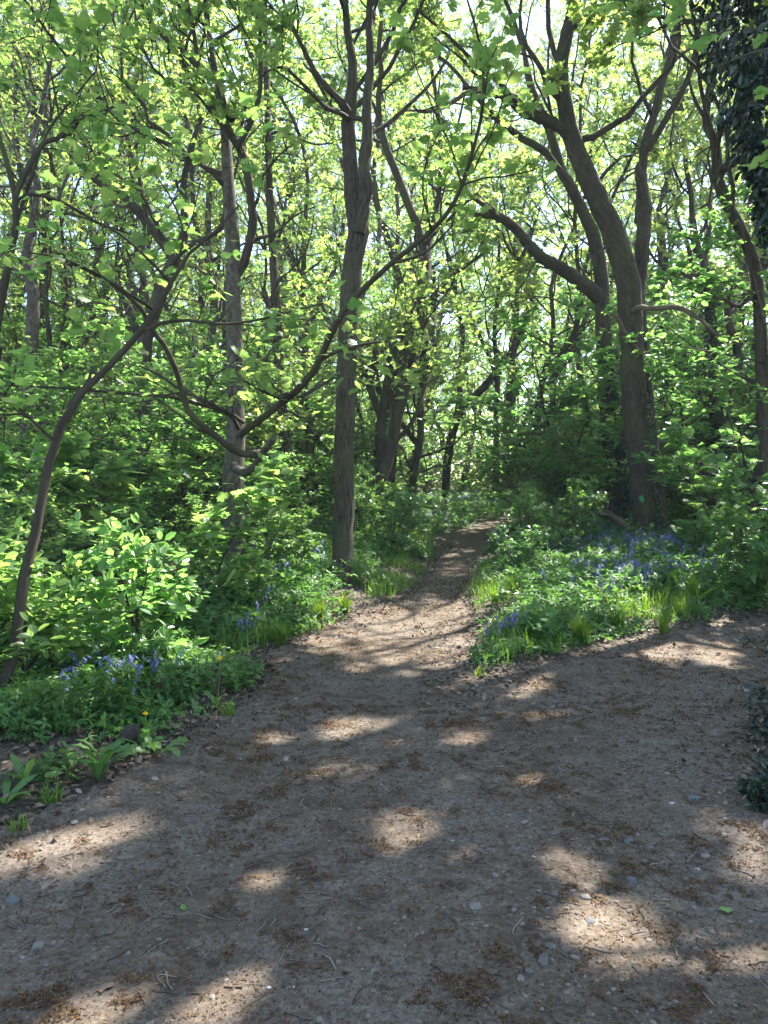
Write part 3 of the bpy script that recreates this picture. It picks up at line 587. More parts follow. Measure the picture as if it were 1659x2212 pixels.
# sycamore hanging into the corner; two oaks added past the edge for shade
tree('sycamore_tree', 'sycamore beyond the right edge, its big pale leaves hanging into the top corner', 'tree',
     [(2700, 1800, 120), (2690, 1000, 110), (2660, 400, 100)], 5.6, 13, bark='sycbark', leaf='maple', n_auto=13, z_auto=4.2, l_auto=(3, 5.2), dA=2.0, dB=6, mA=6, auto_dir=2.6, limbs=[
     dict(p=[(2665, 420, 40, 5.6), (2350, 200, 26, 5.5), (2000, 90, 14, 5.4), (1800, 85, 8, 5.3), (1640, 110, 5, 5.2), (1560, 140, 3, 5.2)], d=(5.6, 5.2))],
     crownkw=dict(lA=(.8, 2.0), lB=(.35, .9), zmin=4.0, tilt=.45))
tree('oak_tree', 'tall oak standing out of view beyond the right edge, shading the clearing', 'tree',
     [(2300, 1300, 70), (2290, 900, 64), (2280, 400, 56)], 10.2, 15, bark='oakbark', leaf='oakbig', n_auto=14, z_auto=6, l_auto=(3, 5.5), dA=2.1, dB=6, mA=10, crownkw=dict(zmin=5.0))
tree('oak_tree', 'oak added just beyond the right edge so its branches shade the fork', 'tree',
     [(1760, 1250, 50), (1755, 900, 46), (1740, 600, 42), (1750, 300, 38)], 11.6, 14, bark='oakbark', leaf='oakbig', n_auto=14, z_auto=5.5, l_auto=(2.5, 4.5), dA=2.1, dB=6, mA=11, crownkw=dict(zmin=4.5))
# the spot of paint and the fallen limb at the double oak
# the spot of paint on the double oak
z = np.linspace(-.07, .07, 13); th = np.linspace(-.17, .17, 11); zc = at(1377., 1077., 15.1)[2]
TH, ZZ = np.meshgrid(th, z); cx = np.interp(zc+ZZ, dP[:, 2], dP[:, 0]); cy = np.interp(zc+ZZ, dP[:, 2], dP[:, 1]); rr = np.interp(zc+ZZ, dP[:, 2], dR)*1.09
ta = -PI/2-.42+TH; q = quads(11, 13); q = q[(((TH.ravel()[q].mean(1))/.17)**2+(ZZ.ravel()[q].mean(1)/.07)**2 < .8+.25*rng.random(len(q))) & (rng.random(len(q)) < .88)]
MB().add(np.stack([cx+rr*np.cos(ta), cy+rr*np.sin(ta), zc+ZZ], -1), [q]).build('paint_mark', M['paint'], droot, origin=do_)

# ================================================================== WOOD BEHIND: prototypes copied through the view
_near = near_ok
def near_ok(p): return np.ones(len(p), bool)
def far_tree(name, label, H, r, wob, fork, leanv, leaf, bark, cr, z0, m, n_auto):
    root = empty(name, (0, 0, 0), label, 'tree', 'trees of the wood'); o = np.zeros(3)
    ex = []; mb = MB()
    d = np.array([[leanv, .1*leanv, 1.0]])
    P = grow(np.array([[0, 0, -.15]]), d, np.array([H*.62]), 18, wob, .06)[0]; R = np.linspace(r, r*.5, 18); R[0] *= 1.3
    mb.add(*tubes(P[None], R[None], 9, .06))
    par = []; k0 = int(18*fork)
    for s in (-1, 1) if fork < .95 else (1,):
        j = k0 if s < 0 else 17
        Q = grow(P[j][None], np.array([[s*.35+rng.normal()*.1, rng.normal()*.3, 1.0]]), np.array([H-P[j, 2]]), 14, .16, .07)[0]
        rr = np.linspace(R[j]*.8, .02, 14); par.append((Q, rr)); ex.append((Q, rr))
    allP = np.vstack([P]+[q for q, _ in ex]); allR = np.concatenate([R]+[q for _, q in ex]); ok = np.where(allP[:, 2] > z0)[0]
    for i in range(n_auto):
        j = ok[int(len(ok)*((i+rng.random())/n_auto)**1.5*.97)]; a = i*2.4+rng.normal()*.4
        Q = grow(allP[j][None], np.array([[math.cos(a), math.sin(a), rng.uniform(.3, 1.2)]]), np.array([cr*rng.uniform(.7, 1.2)]), 10, .25, .05)[0]
        rr = np.linspace(max(.02, allR[j]*.45), .012, 10); par.append((Q, rr)); ex.append((Q, rr))
    for Q, rr in ex: mb.add(*tubes(Q[None], rr[None], 7, .05))
    mb.build('trunk', M[bark], root, origin=o)
    crown(par, root, o, leaf, 1.5, 5, m, lA=(.9, 2.2), lB=(.4, 1.0), thin=((3, 8, 13, 17), (1, .9, .85, 1)), zmin=z0*.4, carve=False, size=1.05, brmat=bark)
    return root
PROTO = {
 'slim straight': far_tree('slim_tree', 'x', 18, .13, .035, 1, .02, 'oak', 'oakbark', 2.3, 1.8, 9, 17),
 'crooked': far_tree('crooked_tree', 'x', 16.5, .17, .16, .6, .12, 'oak', 'darkbark', 2.6, 1.8, 9, 18),
 'forked': far_tree('forked_tree', 'x', 18.5, .19, .05, .42, -.05, 'oak', 'oakbark', 2.8, 2.0, 9, 18),
 'leaning': far_tree('leaning_tree', 'x', 15.5, .14, .07, .8, .16, 'oak', 'darkbark', 2.4, 1.8, 9, 17),
 'bushy': far_tree('bushy_tree', 'x', 11, .12, .09, .3, 0, 'beech', 'darkbark', 2.4, 1.0, 18, 18),
 'thin-leaved': far_tree('bare_topped_tree', 'x', 16, .17, .06, .5, .05, 'thin', 'sycbark', 3.4, 4.0, 2, 15),
}
TB = [o for o in COL.objects if o.type == 'EMPTY' and o.get('category') == 'tree' and o.get('label') != 'x']
taken = [(o.location.x, o.location.y) for o in TB]
spots = []
cand = rng.random((6000, 2))
for a, b in cand:
    y = 15.5+18.5*a**.8
    x = (b*2-1)*(0.56*y+2.5)
    if min(math.hypot(x-p, y-q) for p, q in taken) < (2.3 if y < 26 else 2.7): continue
    if sdf(np.array([x]), np.array([y]))[0] < 1.2: continue
    s = sx((x, y))
    if (y < 40 and 890 < s < 1100) or (y < 24 and 1180 < s < 1440): continue
    blk = False
    for gx, gy, gz_, rx_, ry_ in GAPS[:24]:
        tt = np.array([5., 8., 11., 14., 17.])/SUN[2]
        if (np.hypot(gx+SUN[0]*tt-x, gy+SUN[1]*tt-y) < 1.3).any(): blk = True; break
    if blk: continue
    taken.append((x, y)); spots.append((x, y))
    if len(spots) >= 84: break
COLS = [(-9999, 300, 'left of the stout grey trunk'), (300, 506, 'between stout grey trunk and mottled sycamore'), (506, 740, 'between mottled sycamore and straight oak'), (740, 965, 'between straight oak and the path bend'),
        (965, 1310, 'between the path bend and the ivy-footed oak'), (1310, 1550, 'between double oak and ivy-clad trunk'), (1550, 9999, 'right of the ivy-clad trunk')]
kinds = list(PROTO); rec = []
for i, (x, y) in enumerate(spots):
    s = sx((x, y)); w = [3, 3, 2.4, 2, 3, .8] if s > 520 else [2, 1.5, 1.5, 1.2, 1.0, 6]
    if s < 330 and y > 24: w = [.6, .6, .6, .6, .8, 7]
    k = rng.choice(len(kinds), p=np.array(w)/sum(w)); c = [n for a, b, n in COLS if a <= s < b][0]
    rec.append((kinds[k], 'near' if y < 26 else 'far', c, s, x, y))
first = {k: True for k in kinds}
for key in sorted({r[:3] for r in rec}):
    rs = sorted([r for r in rec if r[:3] == key], key=lambda r: r[3])
    for n, (k, dist, c, s, x, y) in enumerate(rs):
        dist_ = {'near': 'nearer', 'far': 'far'}[dist]
        lab = f'{k} {dist_} tree {c}' if len(rs) == 1 else f'{k} {dist_} tree {c}, {ORD[n]} from left'
        loc = (x, y, float(gz(x, y))); rz = rng.uniform(0, 2*PI); sc = rng.uniform(.85, 1.08) if y < 24 else rng.uniform(.95, 1.25)
        if first[k]:
            r = PROTO[k]; r.location = loc; r.rotation_euler = (0, 0, rz); r.scale = (sc,)*3; r['label'] = lab; first[k] = False
        else: copy_tree(PROTO[k], loc, rz, sc, lab)
for k in kinds:
    if first[k]: copyless = PROTO[k]; [bpy.data.objects.remove(c) for c in list(copyless.children)]; bpy.data.objects.remove(copyless)
# the wood closing the view beyond the last separate trees
mb = MB()
for R0, R1, n, z1, th in ((39, 41.5, 66000, 13, .39), (86, 91, 130000, 58, .38)):
    ang = rng.uniform(-.72, .72, n); rd = rng.uniform(R0, R1, n)+3*fbm(ang*14, 0*ang, 43, 3); zt = -.2+z1*rng.random(n)**(1.25 if z1 < 20 else 1.0)
    k = (fbm(ang*26, zt*.4, 41, 4) > th) | (zt < 3.2); ang, rd, zt = ang[k], rd[k], zt[k]; n = len(ang)
    pos = np.stack([np.sin(ang)*rd, np.cos(ang)*rd, base(np.cos(ang)*rd)+zt], -1)
    place(mb, pos, rvec(n), up_n(n, .9), rng.uniform(.16, .30, n)*R0/46, SPRIG5)
    nt_ = 50; a = rng.uniform(-.7, .7, nt_); q = rng.uniform(R0, R1, nt_)+1.5
    tp = grow(np.stack([np.sin(a)*q, np.cos(a)*q, base(np.cos(a)*q)-.2], -1), np.tile([0, 0, 1.0], (nt_, 1)), rng.uniform(.7, 1.0, nt_)*z1, 12, .10, .05)
    mb.add(*tubes(tp, np.linspace(.2, .05, 12)[None]*np.ones((nt_, 1)), 6), mi=1)
o = mb.build('distant_wood', [M['far'], M['darkbark']], smooth=False); tag(o, 'bright green far wood closing the view behind the separate trees', 'woodland', kind='stuff')

# ================================================================== SHRUBS AND SAPLINGS
def shrub(name, label, cat, kind, H, seed=0, sizek=1.0):
    root = empty(name, (0, 0, 0), label, cat, 'shrubs and saplings of the understorey'); o = np.zeros(3)
    cfg = dict(beech=(1, OVAL, (.065, .10), 'beech', 24, (.5, 1.15), .10, .25, .35, 7, 11), syc=(2, MAPLE, (.11, .20), 'maple', 16, (.4, .9), .5, .35, .5, 5, 4),
               spray=(3, OVAL, (.085, .125), 'beech', 9, (.7, 1.2), .18, .5, .35, 6, 7), tall=(2, OVAL, (.10, .16), 'beech', 30, (.55, 1.1), .16, .35, .4, 8, 9), thorn=(5, SPRIG5, (.045, .08), 'thorn', 11, (.45, 1.0), .5, .45, .7, 6, 6), elder=(4, SPRIG6, (.10, .18), 'herb', 9, (.4, .9), .5, .4, .5, 5, 3))[kind]
    ns, tpl, sz, mt, nl, ll, flat, tilt, wig, nt, ml = cfg
    a = rng.uniform(0, 2*PI, ns); spread = 0.06 if ns == 1 else .45
    S = grow(np.stack([.05*np.cos(a)*(ns > 1), .05*np.sin(a)*(ns > 1), np.full(ns, -.08)], -1), np.stack([spread*np.cos(a), spread*np.sin(a), np.ones(ns)], -1), H*rng.uniform(.8, 1.05, ns), 12, .10, .05)
    RS = np.linspace(.008+.008*H, .004, 12)[None]*np.ones((ns, 1))
    idx = np.repeat(np.arange(ns), nl); t = .12+.88*rng.random(len(idx))
    A, RA = spawn(S, RS, idx, t, rng.uniform(*ll, len(idx))*H/2.2*(1.25-.75*t), rng.uniform(.9, 1.5, len(idx)), .6, 8, .12, .02 if kind != 'thorn' else .06, flat, .003)
    idx = np.repeat(np.arange(len(A)), nt); t = .15+.85*rng.random(len(idx))
    B, RB = spawn(A, RA, idx, t, rng.uniform(.15, .42, len(idx))*(1.2-.5*t), rng.uniform(.5, 1.1, len(idx)), .6, 4, .15, 0.0, flat, .002)
    MB().add(*tubes(S, RS, 6)).add(*tubes(A, RA, 4)).add(*tubes(B, RB, 3)).build('stems', M['twig'], root, origin=o)
    lb = MB(); idx = np.repeat(np.arange(len(B)), ml); t = rng.random(len(idx))
    pos = pick(B, idx, t)+rng.normal(size=(len(idx), 3))*.015; tan = unit(pick(np.gradient(B, axis=1), idx, t)); k = pos[:, 2] > .06; pos, tan = pos[k], tan[k]; n = len(pos)
    d = unit(tan+rvec(n)*np.array([1, 1, .3])*.9+np.array([0, 0, -.25]))
    place(lb, pos, d, up_n(n, tilt), rng.uniform(*sz, n), tpl); lb.build('leaves', M[mt], root, origin=o, smooth=False)
    return root
SH = {('beech', 0): shrub('beech_sapling', 'x', 'sapling', 'beech', 2.3), ('beech', 1): shrub('beech_sapling', 'x', 'sapling', 'beech', 2.0), ('syc', 0): shrub('sycamore_sapling', 'x', 'sapling', 'syc', 2.2),
      ('syc', 1): shrub('sycamore_sapling', 'x', 'sapling', 'syc', 1.8), ('thorn', 0): shrub('hawthorn_bush', 'x', 'bush', 'thorn', 1.7), ('thorn', 1): shrub('hawthorn_bush', 'x', 'bush', 'thorn', 1.5), ('elder', 0): shrub('elder_bush', 'x', 'bush', 'elder', 1.9)}
H0 = {('beech', 0): 2.3, ('beech', 1): 2.0, ('syc', 0): 2.2, ('syc', 1): 1.8, ('thorn', 0): 1.7, ('thorn', 1): 1.5, ('elder', 0): 1.9}
SH[('tall', 0)] = shrub('young_beech_tree', 'x', 'young tree', 'tall', 5.5); SH[('tall', 1)] = shrub('young_beech_tree', 'x', 'young tree', 'tall', 4.6); H0[('tall', 0)] = 5.5; H0[('tall', 1)] = 4.6
SH[('spray', 0)] = shrub('beech_sapling', 'x', 'sapling', 'spray', 1.25); H0[('spray', 0)] = 1.25
used = set()
def put(key, x, y, H, label):
    sc = H/H0[key]; loc = (x, y, float(gz(x, y))-.02); rz = rng.uniform(0, 2*PI)
    if key not in used:
        r = SH[key]; r.location = loc; r.rotation_euler = (0, 0, rz); r.scale = (sc,)*3; r['label'] = label; used.add(key)
    else: r = copy_tree(SH[key], loc, rz, sc, label)
    return r
def px(x, Y): return (x-829.5)/F*Y
placed = []
for key, x, Y, H, lab in [
    (('spray', 0), 90, 5.5, 1.15, 'beech sapling with sunlit round leaves right beside the curved sapling trunk'),
    (('spray', 0), 320, 6.3, 1.2, 'beech sapling with bright hanging sprays above the left bank'),
    (('beech', 0), 30, 7.4, 1.7, 'leafy beech sapling behind the curved trunk at the left edge'),
    (('spray', 0), -60, 5.0, 1.2, 'beech sapling cut off by the left edge of the photo'),
    (('beech', 0), 250, 8.3, 1.5, 'beech sapling in shade behind the two bright ones on the left bank'),
    (('syc', 0), 430, 8.3, 1.75, 'dark broad-leaved sycamore sapling left of the mottled trunk'),
    (('syc', 1), 330, 9.4, 2.1, 'taller sycamore sapling with glossy leaves below the stout grey trunk'),
    (('syc', 1), 180, 9.3, 2.0, 'broad-leaved sycamore sapling beyond the curved sapling trunk'),
    (('thorn', 0), 530, 8.4, .62, 'pale glinting bush in front of the mottled sycamore foot'),
    (('thorn', 1), 400, 7.2, .6, 'low glinting bush on the edge of the left bank'),
    (('tall', 1), 50, 10.5, 3.5, 'airy young beech between the curved sapling and the broad pale trunk'), (('tall', 0), 225, 12, 3.7, 'airy young beech in front of the slender brown trunk'),
    (('tall', 1), 405, 13.5, 3.5, 'airy young beech close left of the mottled sycamore'), (('tall', 0), 585, 15.5, 3.5, 'airy young beech close right of the mottled sycamore'), (('tall', 1), 655, 17.5, 4.0, 'airy young beech in front of the low-forking dark trunk'),
    (('elder', 0), 620, 11.3, 1.2, 'leafy bush between the mottled sycamore and the straight oak'),
    (('beech', 1), 610, 13, 2.3, 'layered sapling behind the gap left of the straight oak'),
    (('thorn', 0), 835, 13.2, 1.3, 'dark thorn bush right behind the straight oak'),
    (('thorn', 1), 850, 17.0, 1.1, 'thorn bush left of the path where it narrows'),
    (('elder', 0), 795, 16, 2.1, 'tall leafy bush under the S-bent double trunk'),
    (('beech', 0), 1190, 17.0, 3.9, 'tall layered beech sapling with flat bright tiers right of the path'),
    (('beech', 1), 1125, 18.6, 3.2, 'layered beech sapling leaning over the far path'),
    (('thorn', 0), 1190, 12.4, 1.45, 'white-glinting hawthorn bush in front of the layered beech sapling'),
    (('thorn', 1), 1225, 13.8, 1.35, 'hawthorn bush between the fallen limb and the path'),
    (('thorn', 0), 1120, 10.6, .85, 'small sunlit hawthorn bush on the path side of the verge'),
    (('beech', 1), 1235, 16.2, 2.6, 'beech sapling behind the fallen limb'),
    (('thorn', 1), 1310, 12.9, .4, 'low thorn sprout before the foot of the double oak'),
    (('elder', 0), 1440, 14.2, .5, 'elder sprout at the foot of the double oak'),
    (('beech', 0), 1500, 19, 2.9, 'sapling with airy leaves behind the double oak on its right'),
    (('thorn', 0), 1560, 16.0, 2.0, 'thorn thicket right of the double oak'),
    (('syc', 0), 1610, 12.2, 2.3, 'sycamore sapling standing below the kinked oak'),
    (('elder', 0), 1770, 8.6, 2.0, 'broad-leaved elder leaning in at the right edge'),
    (('elder', 0), 1660, 9.9, 1.3, 'lower elder bush inside the right edge'),
    (('thorn', 1), 1560, 11.5, .9, 'low bush among the bluebells on the right verge')]:
    X_ = px(x, Y); placed.append((X_, Y)); put(key, X_, Y, H, lab)
fill = []
for a, b, c in rng.random((3000, 3)):
    y = 8.5+27*a**.7; x = (2*b-1)*(.56*y+1.5)
    if sdf(np.array([x]), np.array([y]))[0] < 1.0 or min(math.hypot(x-p, y-q) for p, q in placed) < 1.05+.02*y: continue
    s = sx((x, y)); top = 1050 if y < 12 else 965; H = 1.6+y*(1040-top)/F-float(base(y)); H = min(H*(.75+.35*c), 3.0+.03*y)
    if y < 11.2 and (640 < s < 830 or 455 < s < 560): H = min(H, .45)
    if y < 14.5 and s > 1040: continue
    if y < 18 and 1270 < s < 1470: continue
    if y < 34 and 815 < s < 1090: continue
    placed.append((x, y)); fill.append((x, y, s, H))
    if len(fill) >= 120: break
talls = []
for a, b, c in rng.random((3000, 3)):
    y = 14+22*a**.8; x = (2*b-1)*(.56*y+1); s = sx((x, y))
    if sdf(np.array([x]), np.array([y]))[0] < 1.5 or min([9]+[math.hypot(x-t[0], y-t[1]) for t in talls]) < 1.9 or (y < 19 and (460 < s < 800 or 1150 < s < 1560)) or (y < 27 and 800 < s < 1130) or (y < 40 and 890 < s < 1130): continue
    talls.append((x, y, s, rng.uniform(3.6, 7.5)))
    if len(talls) >= 70: break
rec = []
for x, y, s, H in talls:
    c = [n for a, b, n in COLS if a <= s < b][0]; rec.append(('young beech', 'near' if y < 24 else 'far', c, s, x, y, H, ('tall', int(rng.integers(2)))))
for kk in sorted({r[:3] for r in rec}):
    rs = sorted([r for r in rec if r[:3] == kk], key=lambda r: r[3])
    for n, r in enumerate(rs): put(r[7], r[4], r[5], r[6], f"{'taller nearer' if r[1] == 'near' else 'distant'} {r[0]} {r[2]}" + ('' if len(rs) == 1 else f', {ORD[n]} from left'))
rec = []
keys = [k for k in SH if k[0] not in ('tall', 'spray')]; NM = {'beech': 'beech sapling', 'syc': 'sycamore sapling', 'thorn': 'thorn bush', 'elder': 'elder bush'}
for x, y, s, H in fill:
    key = keys[rng.choice(7, p=[.24, .24, .13, .13, .09, .08, .09])]; c = [n for a, b, n in COLS if a <= s < b][0]
    rec.append((NM[key[0]], 'near' if y < 17 else 'far', c, s, x, y, H, key))
for kk in sorted({r[:3] for r in rec}):
    rs = sorted([r for r in rec if r[:3] == kk], key=lambda r: r[3])
    for n, r in enumerate(rs):
        d_ = 'fuller' if r[1] == 'near' else 'distant'
        put(r[7], r[4], r[5], r[6], f'{d_} {r[0]} {r[2]}' + ('' if len(rs) == 1 else f', {ORD[n]} from left'))

# ================================================================== GROUND COVER (stuff)
def scatter(n, y0, y1, pw=1.0, xw=.6):
    y = y0+(y1-y0)*rng.random(n)**pw; x = (2*rng.random(n)-1)*(xw*y+.6); return x, y
mb = MB()
for n, y0, y1, s0, s1, hh in ((42000, 2.4, 8, .035, .075, .20), (46000, 7, 15, .05, .11, .36), (42000, 14, 30, .09, .18, .5)):
    x, y = scatter(n, y0, y1, .8); d = sdf(x, y); f = fbm(x*1.1, y*1.1, 51, 3)
    k = (d > .03+.25*rng.random(n)) & (f+.30*np.clip(d, 0, 1.1)-.07*((x < 0) & (y < 7)) > .50+.14*rng.random(n)); x, y, d = x[k], y[k], d[k]; m = len(x)
    z = gz(x, y)+rng.random(m)**1.3*hh*np.clip(.25+d*.8, 0, 1)*(.6+.8*fbm(x*2.2, y*2.2, 52, 2))+.015
    place(mb, np.stack([x, y, z], -1), rvec(m)*np.array([1, 1, .3])+[0, 0, .15], up_n(m, .4), rng.uniform(s0, s1, m), HERB)
o = mb.build('undergrowth', M['herb'], smooth=False); tag(o, 'low green herb layer of nettles and woodland plants', 'undergrowth', kind='stuff')
def blades(mb, x, y, z, h, w, lean):
    n = len(x); a = rng.uniform(0, 2*PI, n); side = np.stack([np.cos(a), np.sin(a), 0*a], -1); b = a+rng.normal(size=n)*.5+PI/2
    ld = np.stack([np.cos(b), np.sin(b), 0*b], -1)*lean[:, None]; p = np.stack([x, y, z], -1); V = []
    for t, ww in ((0, 1), (.4, .9), (.75, .6)):
        c = p+np.array([0, 0, 1.0])*(h*t*(1-.25*lean*t))[:, None]+ld*(h*t*t)[:, None]; V += [c-side*(w*ww/2)[:, None], c+side*(w*ww/2)[:, None]]
    V.append(p+np.array([0, 0, 1.0])*(h*(1-.35*lean))[:, None]+ld*h[:, None]); V = np.stack(V, 1); off = (np.arange(n)*7)[:, None, None]
    mb.add(V, [(np.array([[0, 1, 3, 2], [2, 3, 5, 4]])[None]+off).reshape(-1, 4), (np.array([[4, 5, 6]])[None]+off).reshape(-1, 3)])
mb = MB()
x, y = scatter(170000, 4.0, 17, .8); d = sdf(x, y); f = fbm(x*1.4, y*1.4, 61, 3)
right = (x > -.2); dens = np.where(right, sstep(.40, .58, f)*sstep(.02, .35, d)*.95, sstep(.47, .60, f)*sstep(.02, .2, d)*sstep(1.6, .5, d)*.8*(y > 5.9))
k = rng.random(len(x)) < dens; x, y = x[k], y[k]; n = len(x)
blades(mb, x, y, gz(x, y)-.01, rng.uniform(.10, .30, n)*(.7+.6*fbm(x*2, y*2, 62, 2)), rng.uniform(.004, .010, n), rng.uniform(.1, .9, n))
o = mb.build('grass', M['grass'], smooth=False); tag(o, 'fresh grass blades growing along the path edges and verge', 'grass', kind='stuff')
# bluebells
def bell_tpl(seed):
    r = np.random.default_rng(seed); b = MB(); P = np.array([[0, 0, 0], [.01, 0, .35], [.05, 0, .72], [.16, 0, .95], [.28, 0, .97]])
    v, f, _ = tubes(P[None], np.full((1, 5), .010), 3, cap=False); b.add(v, f, mi=1)
    for k in range(9):
        t = .55+.45*k/8; c = np.array([np.interp(t, [0, .4, .75, .95, 1], P[:, i]) for i in range(3)]); a = r.uniform(-1.3, 1.3)
        tip = c+np.array([.06*math.cos(a)+.04, (.05)*math.sin(a), -.09]); w = .027
        ring = [tip+w*np.array([math.cos(q), math.sin(q), 0]) for q in np.arange(5)*2*PI/5]
        ring0 = [c+(tip-c)*.4+w*.7*np.array([math.cos(q), math.sin(q), 0]) for q in np.arange(5)*2*PI/5]
        b.add([c]+ring0+ring, [[(0, 1+i, 1+(i+1) % 5) for i in range(5)], [(1+i, 6+i, 6+(i+1) % 5, 1+(i+1) % 5) for i in range(5)]])
    return b
def bake(mb, tb, pos, yaw, sc):
    n = len(pos); c, s = np.cos(yaw)[:, None], np.sin(yaw)[:, None]; V = np.concatenate(tb.v)
    v = np.stack([V[:, 0]*c-V[:, 1]*s, V[:, 0]*s+V[:, 1]*c, np.broadcast_to(V[:, 2], (n, len(V)))], -1)*np.asarray(sc)[:, None, None]+pos[:, None]
    off = (np.arange(n)*len(V))[:, None, None]
    for f, m in zip(tb.f, tb.m): mb.add(np.zeros((0, 3)), [], mi=0); mb.f.append((f[None]+off).reshape(-1, f.shape[1])+mb.n); mb.m.append(np.full(n*len(f), m[0], np.int32))
    mb.v.append(v.reshape(-1, 3).astype(np.float32)); mb.bk.append(np.zeros((n*len(V), 3), np.float32)); mb.n += n*len(V)
BT = [bell_tpl(i) for i in range(4)]
mb = MB(); pts = []
for cx, cy, hx, hy, n in ((1008, 1102, 60, 9, 900), (1400, 1205, 260, 26, 420), (1230, 1165, 110, 16, 240), (1560, 1190, 130, 30, 220), (1330, 1285, 90, 25, 60), (640, 1235, 80, 25, 90), (640, 1175, 70, 12, 90), (880, 1140, 70, 10, 120), (190, 1490, 170, 28, 10), (120, 1440, 120, 25, 6), (1480, 1260, 150, 30, 60), (470, 1330, 120, 25, 40)):
    qx = cx+hx*rng.normal(size=n)*.6; qy = cy+hy*rng.normal(size=n)*.6; pts.append(G(qx, qy))
pts = np.vstack(pts); pts = pts[sdf(pts[:, 0], pts[:, 1]) > .15]
for i in range(4):
    q = pts[i::4]; bake(mb, BT[i], np.column_stack([q, gz(q[:, 0], q[:, 1])]), rng.uniform(0, 6.28, len(q)), rng.uniform(.20, .33, len(q))*np.where(q[:, 1] > 8, 1.35, 1))
o = mb.build('bluebells', [M['bell'], M['stem']], smooth=False); tag(o, 'drifts of blue-violet bluebells on the woodland floor', 'bluebells', kind='stuff')
# leaf litter, catkin debris, chips and twig scraps
mb = MB(); x, y = scatter(90000, 2.2, 16, .9); d = sdf(x, y)
keep = np.where(d > 0, .75*sstep(3.0, .2, d)+.15, np.exp(d/.16)*.7+.002+.25*((x > .3) & (y > 5.2) & (y < 8.2) & (x < 1.3))); k = rng.random(len(x)) < keep; x, y = x[k], y[k]; n = len(x)
place(mb, np.stack([x, y, pz(x, y)+.006+.02*rng.random(n)*(sdf(x, y) > 0)], -1), rvec(n)*np.array([1, 1, .25]), up_n(n, .45), rng.uniform(.02, .06, n), LITTER)
o = mb.build('leaf_litter', M['litter'], smooth=False); tag(o, 'brown dead leaves lying along the path edges', 'leaf litter', kind='stuff')
mb = MB(); x, y = scatter(620000, 1.7, 11, 1.45, .62); d = sdf(x, y); f = .6*fbm(x*17, y*17, 71, 3)+.4*fbm(x*3.1, y*3.1, 72, 3)
k = (d < .15) & (rng.random(len(x)) < sstep(.465, .60, f)*.75+.06); x, y = x[k], y[k]; n = len(x)
L = rng.uniform(.002, .007, n)*(1+y*.08); a = rng.uniform(0, 2*PI, n); dv = np.stack([np.cos(a), np.sin(a), rng.normal(size=n)*.35], -1)*L[:, None]; sv = np.stack([-np.sin(a), np.cos(a), rng.normal(size=n)*.5], -1)*(.0008+.0003*y)[:, None]
p = np.stack([x, y, pz(x, y)+.002+.007*rng.random(n)*sstep(.47, .60, f[k])], -1); bend = np.stack([0*a, 0*a, .3*L], -1)
mb.add(np.stack([p-dv-sv, p-dv+sv, p+bend+sv*1.6, p+bend-sv*1.6, p+dv+sv*.5, p+dv-sv*.5], 1), [(np.array([[0, 1, 2, 3], [3, 2, 4, 5]])[None]+(np.arange(n)*6)[:, None, None]).reshape(-1, 4)])
o = mb.build('catkin_debris', M['catkin'], smooth=False); tag(o, 'rust-brown catkin debris gathered in patches on the earth', 'debris', kind='stuff')
import bmesh
def ico(sub, seed, sq=.6):
    bm = bmesh.new(); bmesh.ops.create_icosphere(bm, subdivisions=sub, radius=1); V = np.array([v.co[:] for v in bm.verts]); Fc = np.array([[v.index for v in f.verts] for f in bm.faces]); bm.free()
    r = np.random.default_rng(seed)
    for k in range(7):
        n = unit(r.normal(size=3)); c = r.uniform(.55, .85); e = V@n-c; V = V-np.clip(e, 0, None)[:, None]*n*.9
    V = V*(1+.08*r.normal(size=(len(V), 1)))*np.array([1, r.uniform(.6, .9), sq]); return V, Fc
mb = MB()
for v in range(5):
    V, Fc = ico(1, v); n = 7500; y = 1.7+9*rng.random(n)**1.6; x = (2*rng.random(n)-1)*(.6*y+.5)
    w = .25+.75*np.exp(-((x-(.9+.25*(y-2)))/.9)**2); k = (sdf(x, y) < .1) & (rng.random(n) < w); x, y = x[k], y[k]; n = len(x)
    s = .0022+.014*rng.random(n)**3.6; a = rng.uniform(0, 2*PI, n); t = MB(); t.add(V, [Fc]); bake(mb, t, np.stack([x, y, pz(x, y)-s*.1], -1), a, s)
o = mb.build('gravel', M['chips'], smooth=False); tag(o, 'small pale chips and pebbles pressed into the earth path', 'gravel', kind='stuff')
mb = MB(); n = 2600; y = 1.8+9*rng.random(n)**1.3; x = (2*rng.random(n)-1)*(.6*y+.5); k = sdf(x, y) < .3; x, y = x[k], y[k]; n = len(x)
a = rng.uniform(0, 2*PI, n); L = rng.uniform(.02, .11, n); t = np.linspace(-.5, .5, 4); off = rng.normal(size=(n, 4))*L[:, None]*.05
PX = x[:, None]+np.cos(a)[:, None]*L[:, None]*t-np.sin(a)[:, None]*off; PY = y[:, None]+np.sin(a)[:, None]*L[:, None]*t+np.cos(a)[:, None]*off
mb.add(*tubes(np.stack([PX, PY, pz(PX.ravel(), PY.ravel()).reshape(PX.shape)+.003], -1), np.full((n, 4), .001)+.0022*rng.random((n, 1))**2, 4))
o = mb.build('twig_scraps', M['strawtwig']); tag(o, 'scraps of thin dry twig strewn over the earth path', 'twig scraps', kind='stuff')

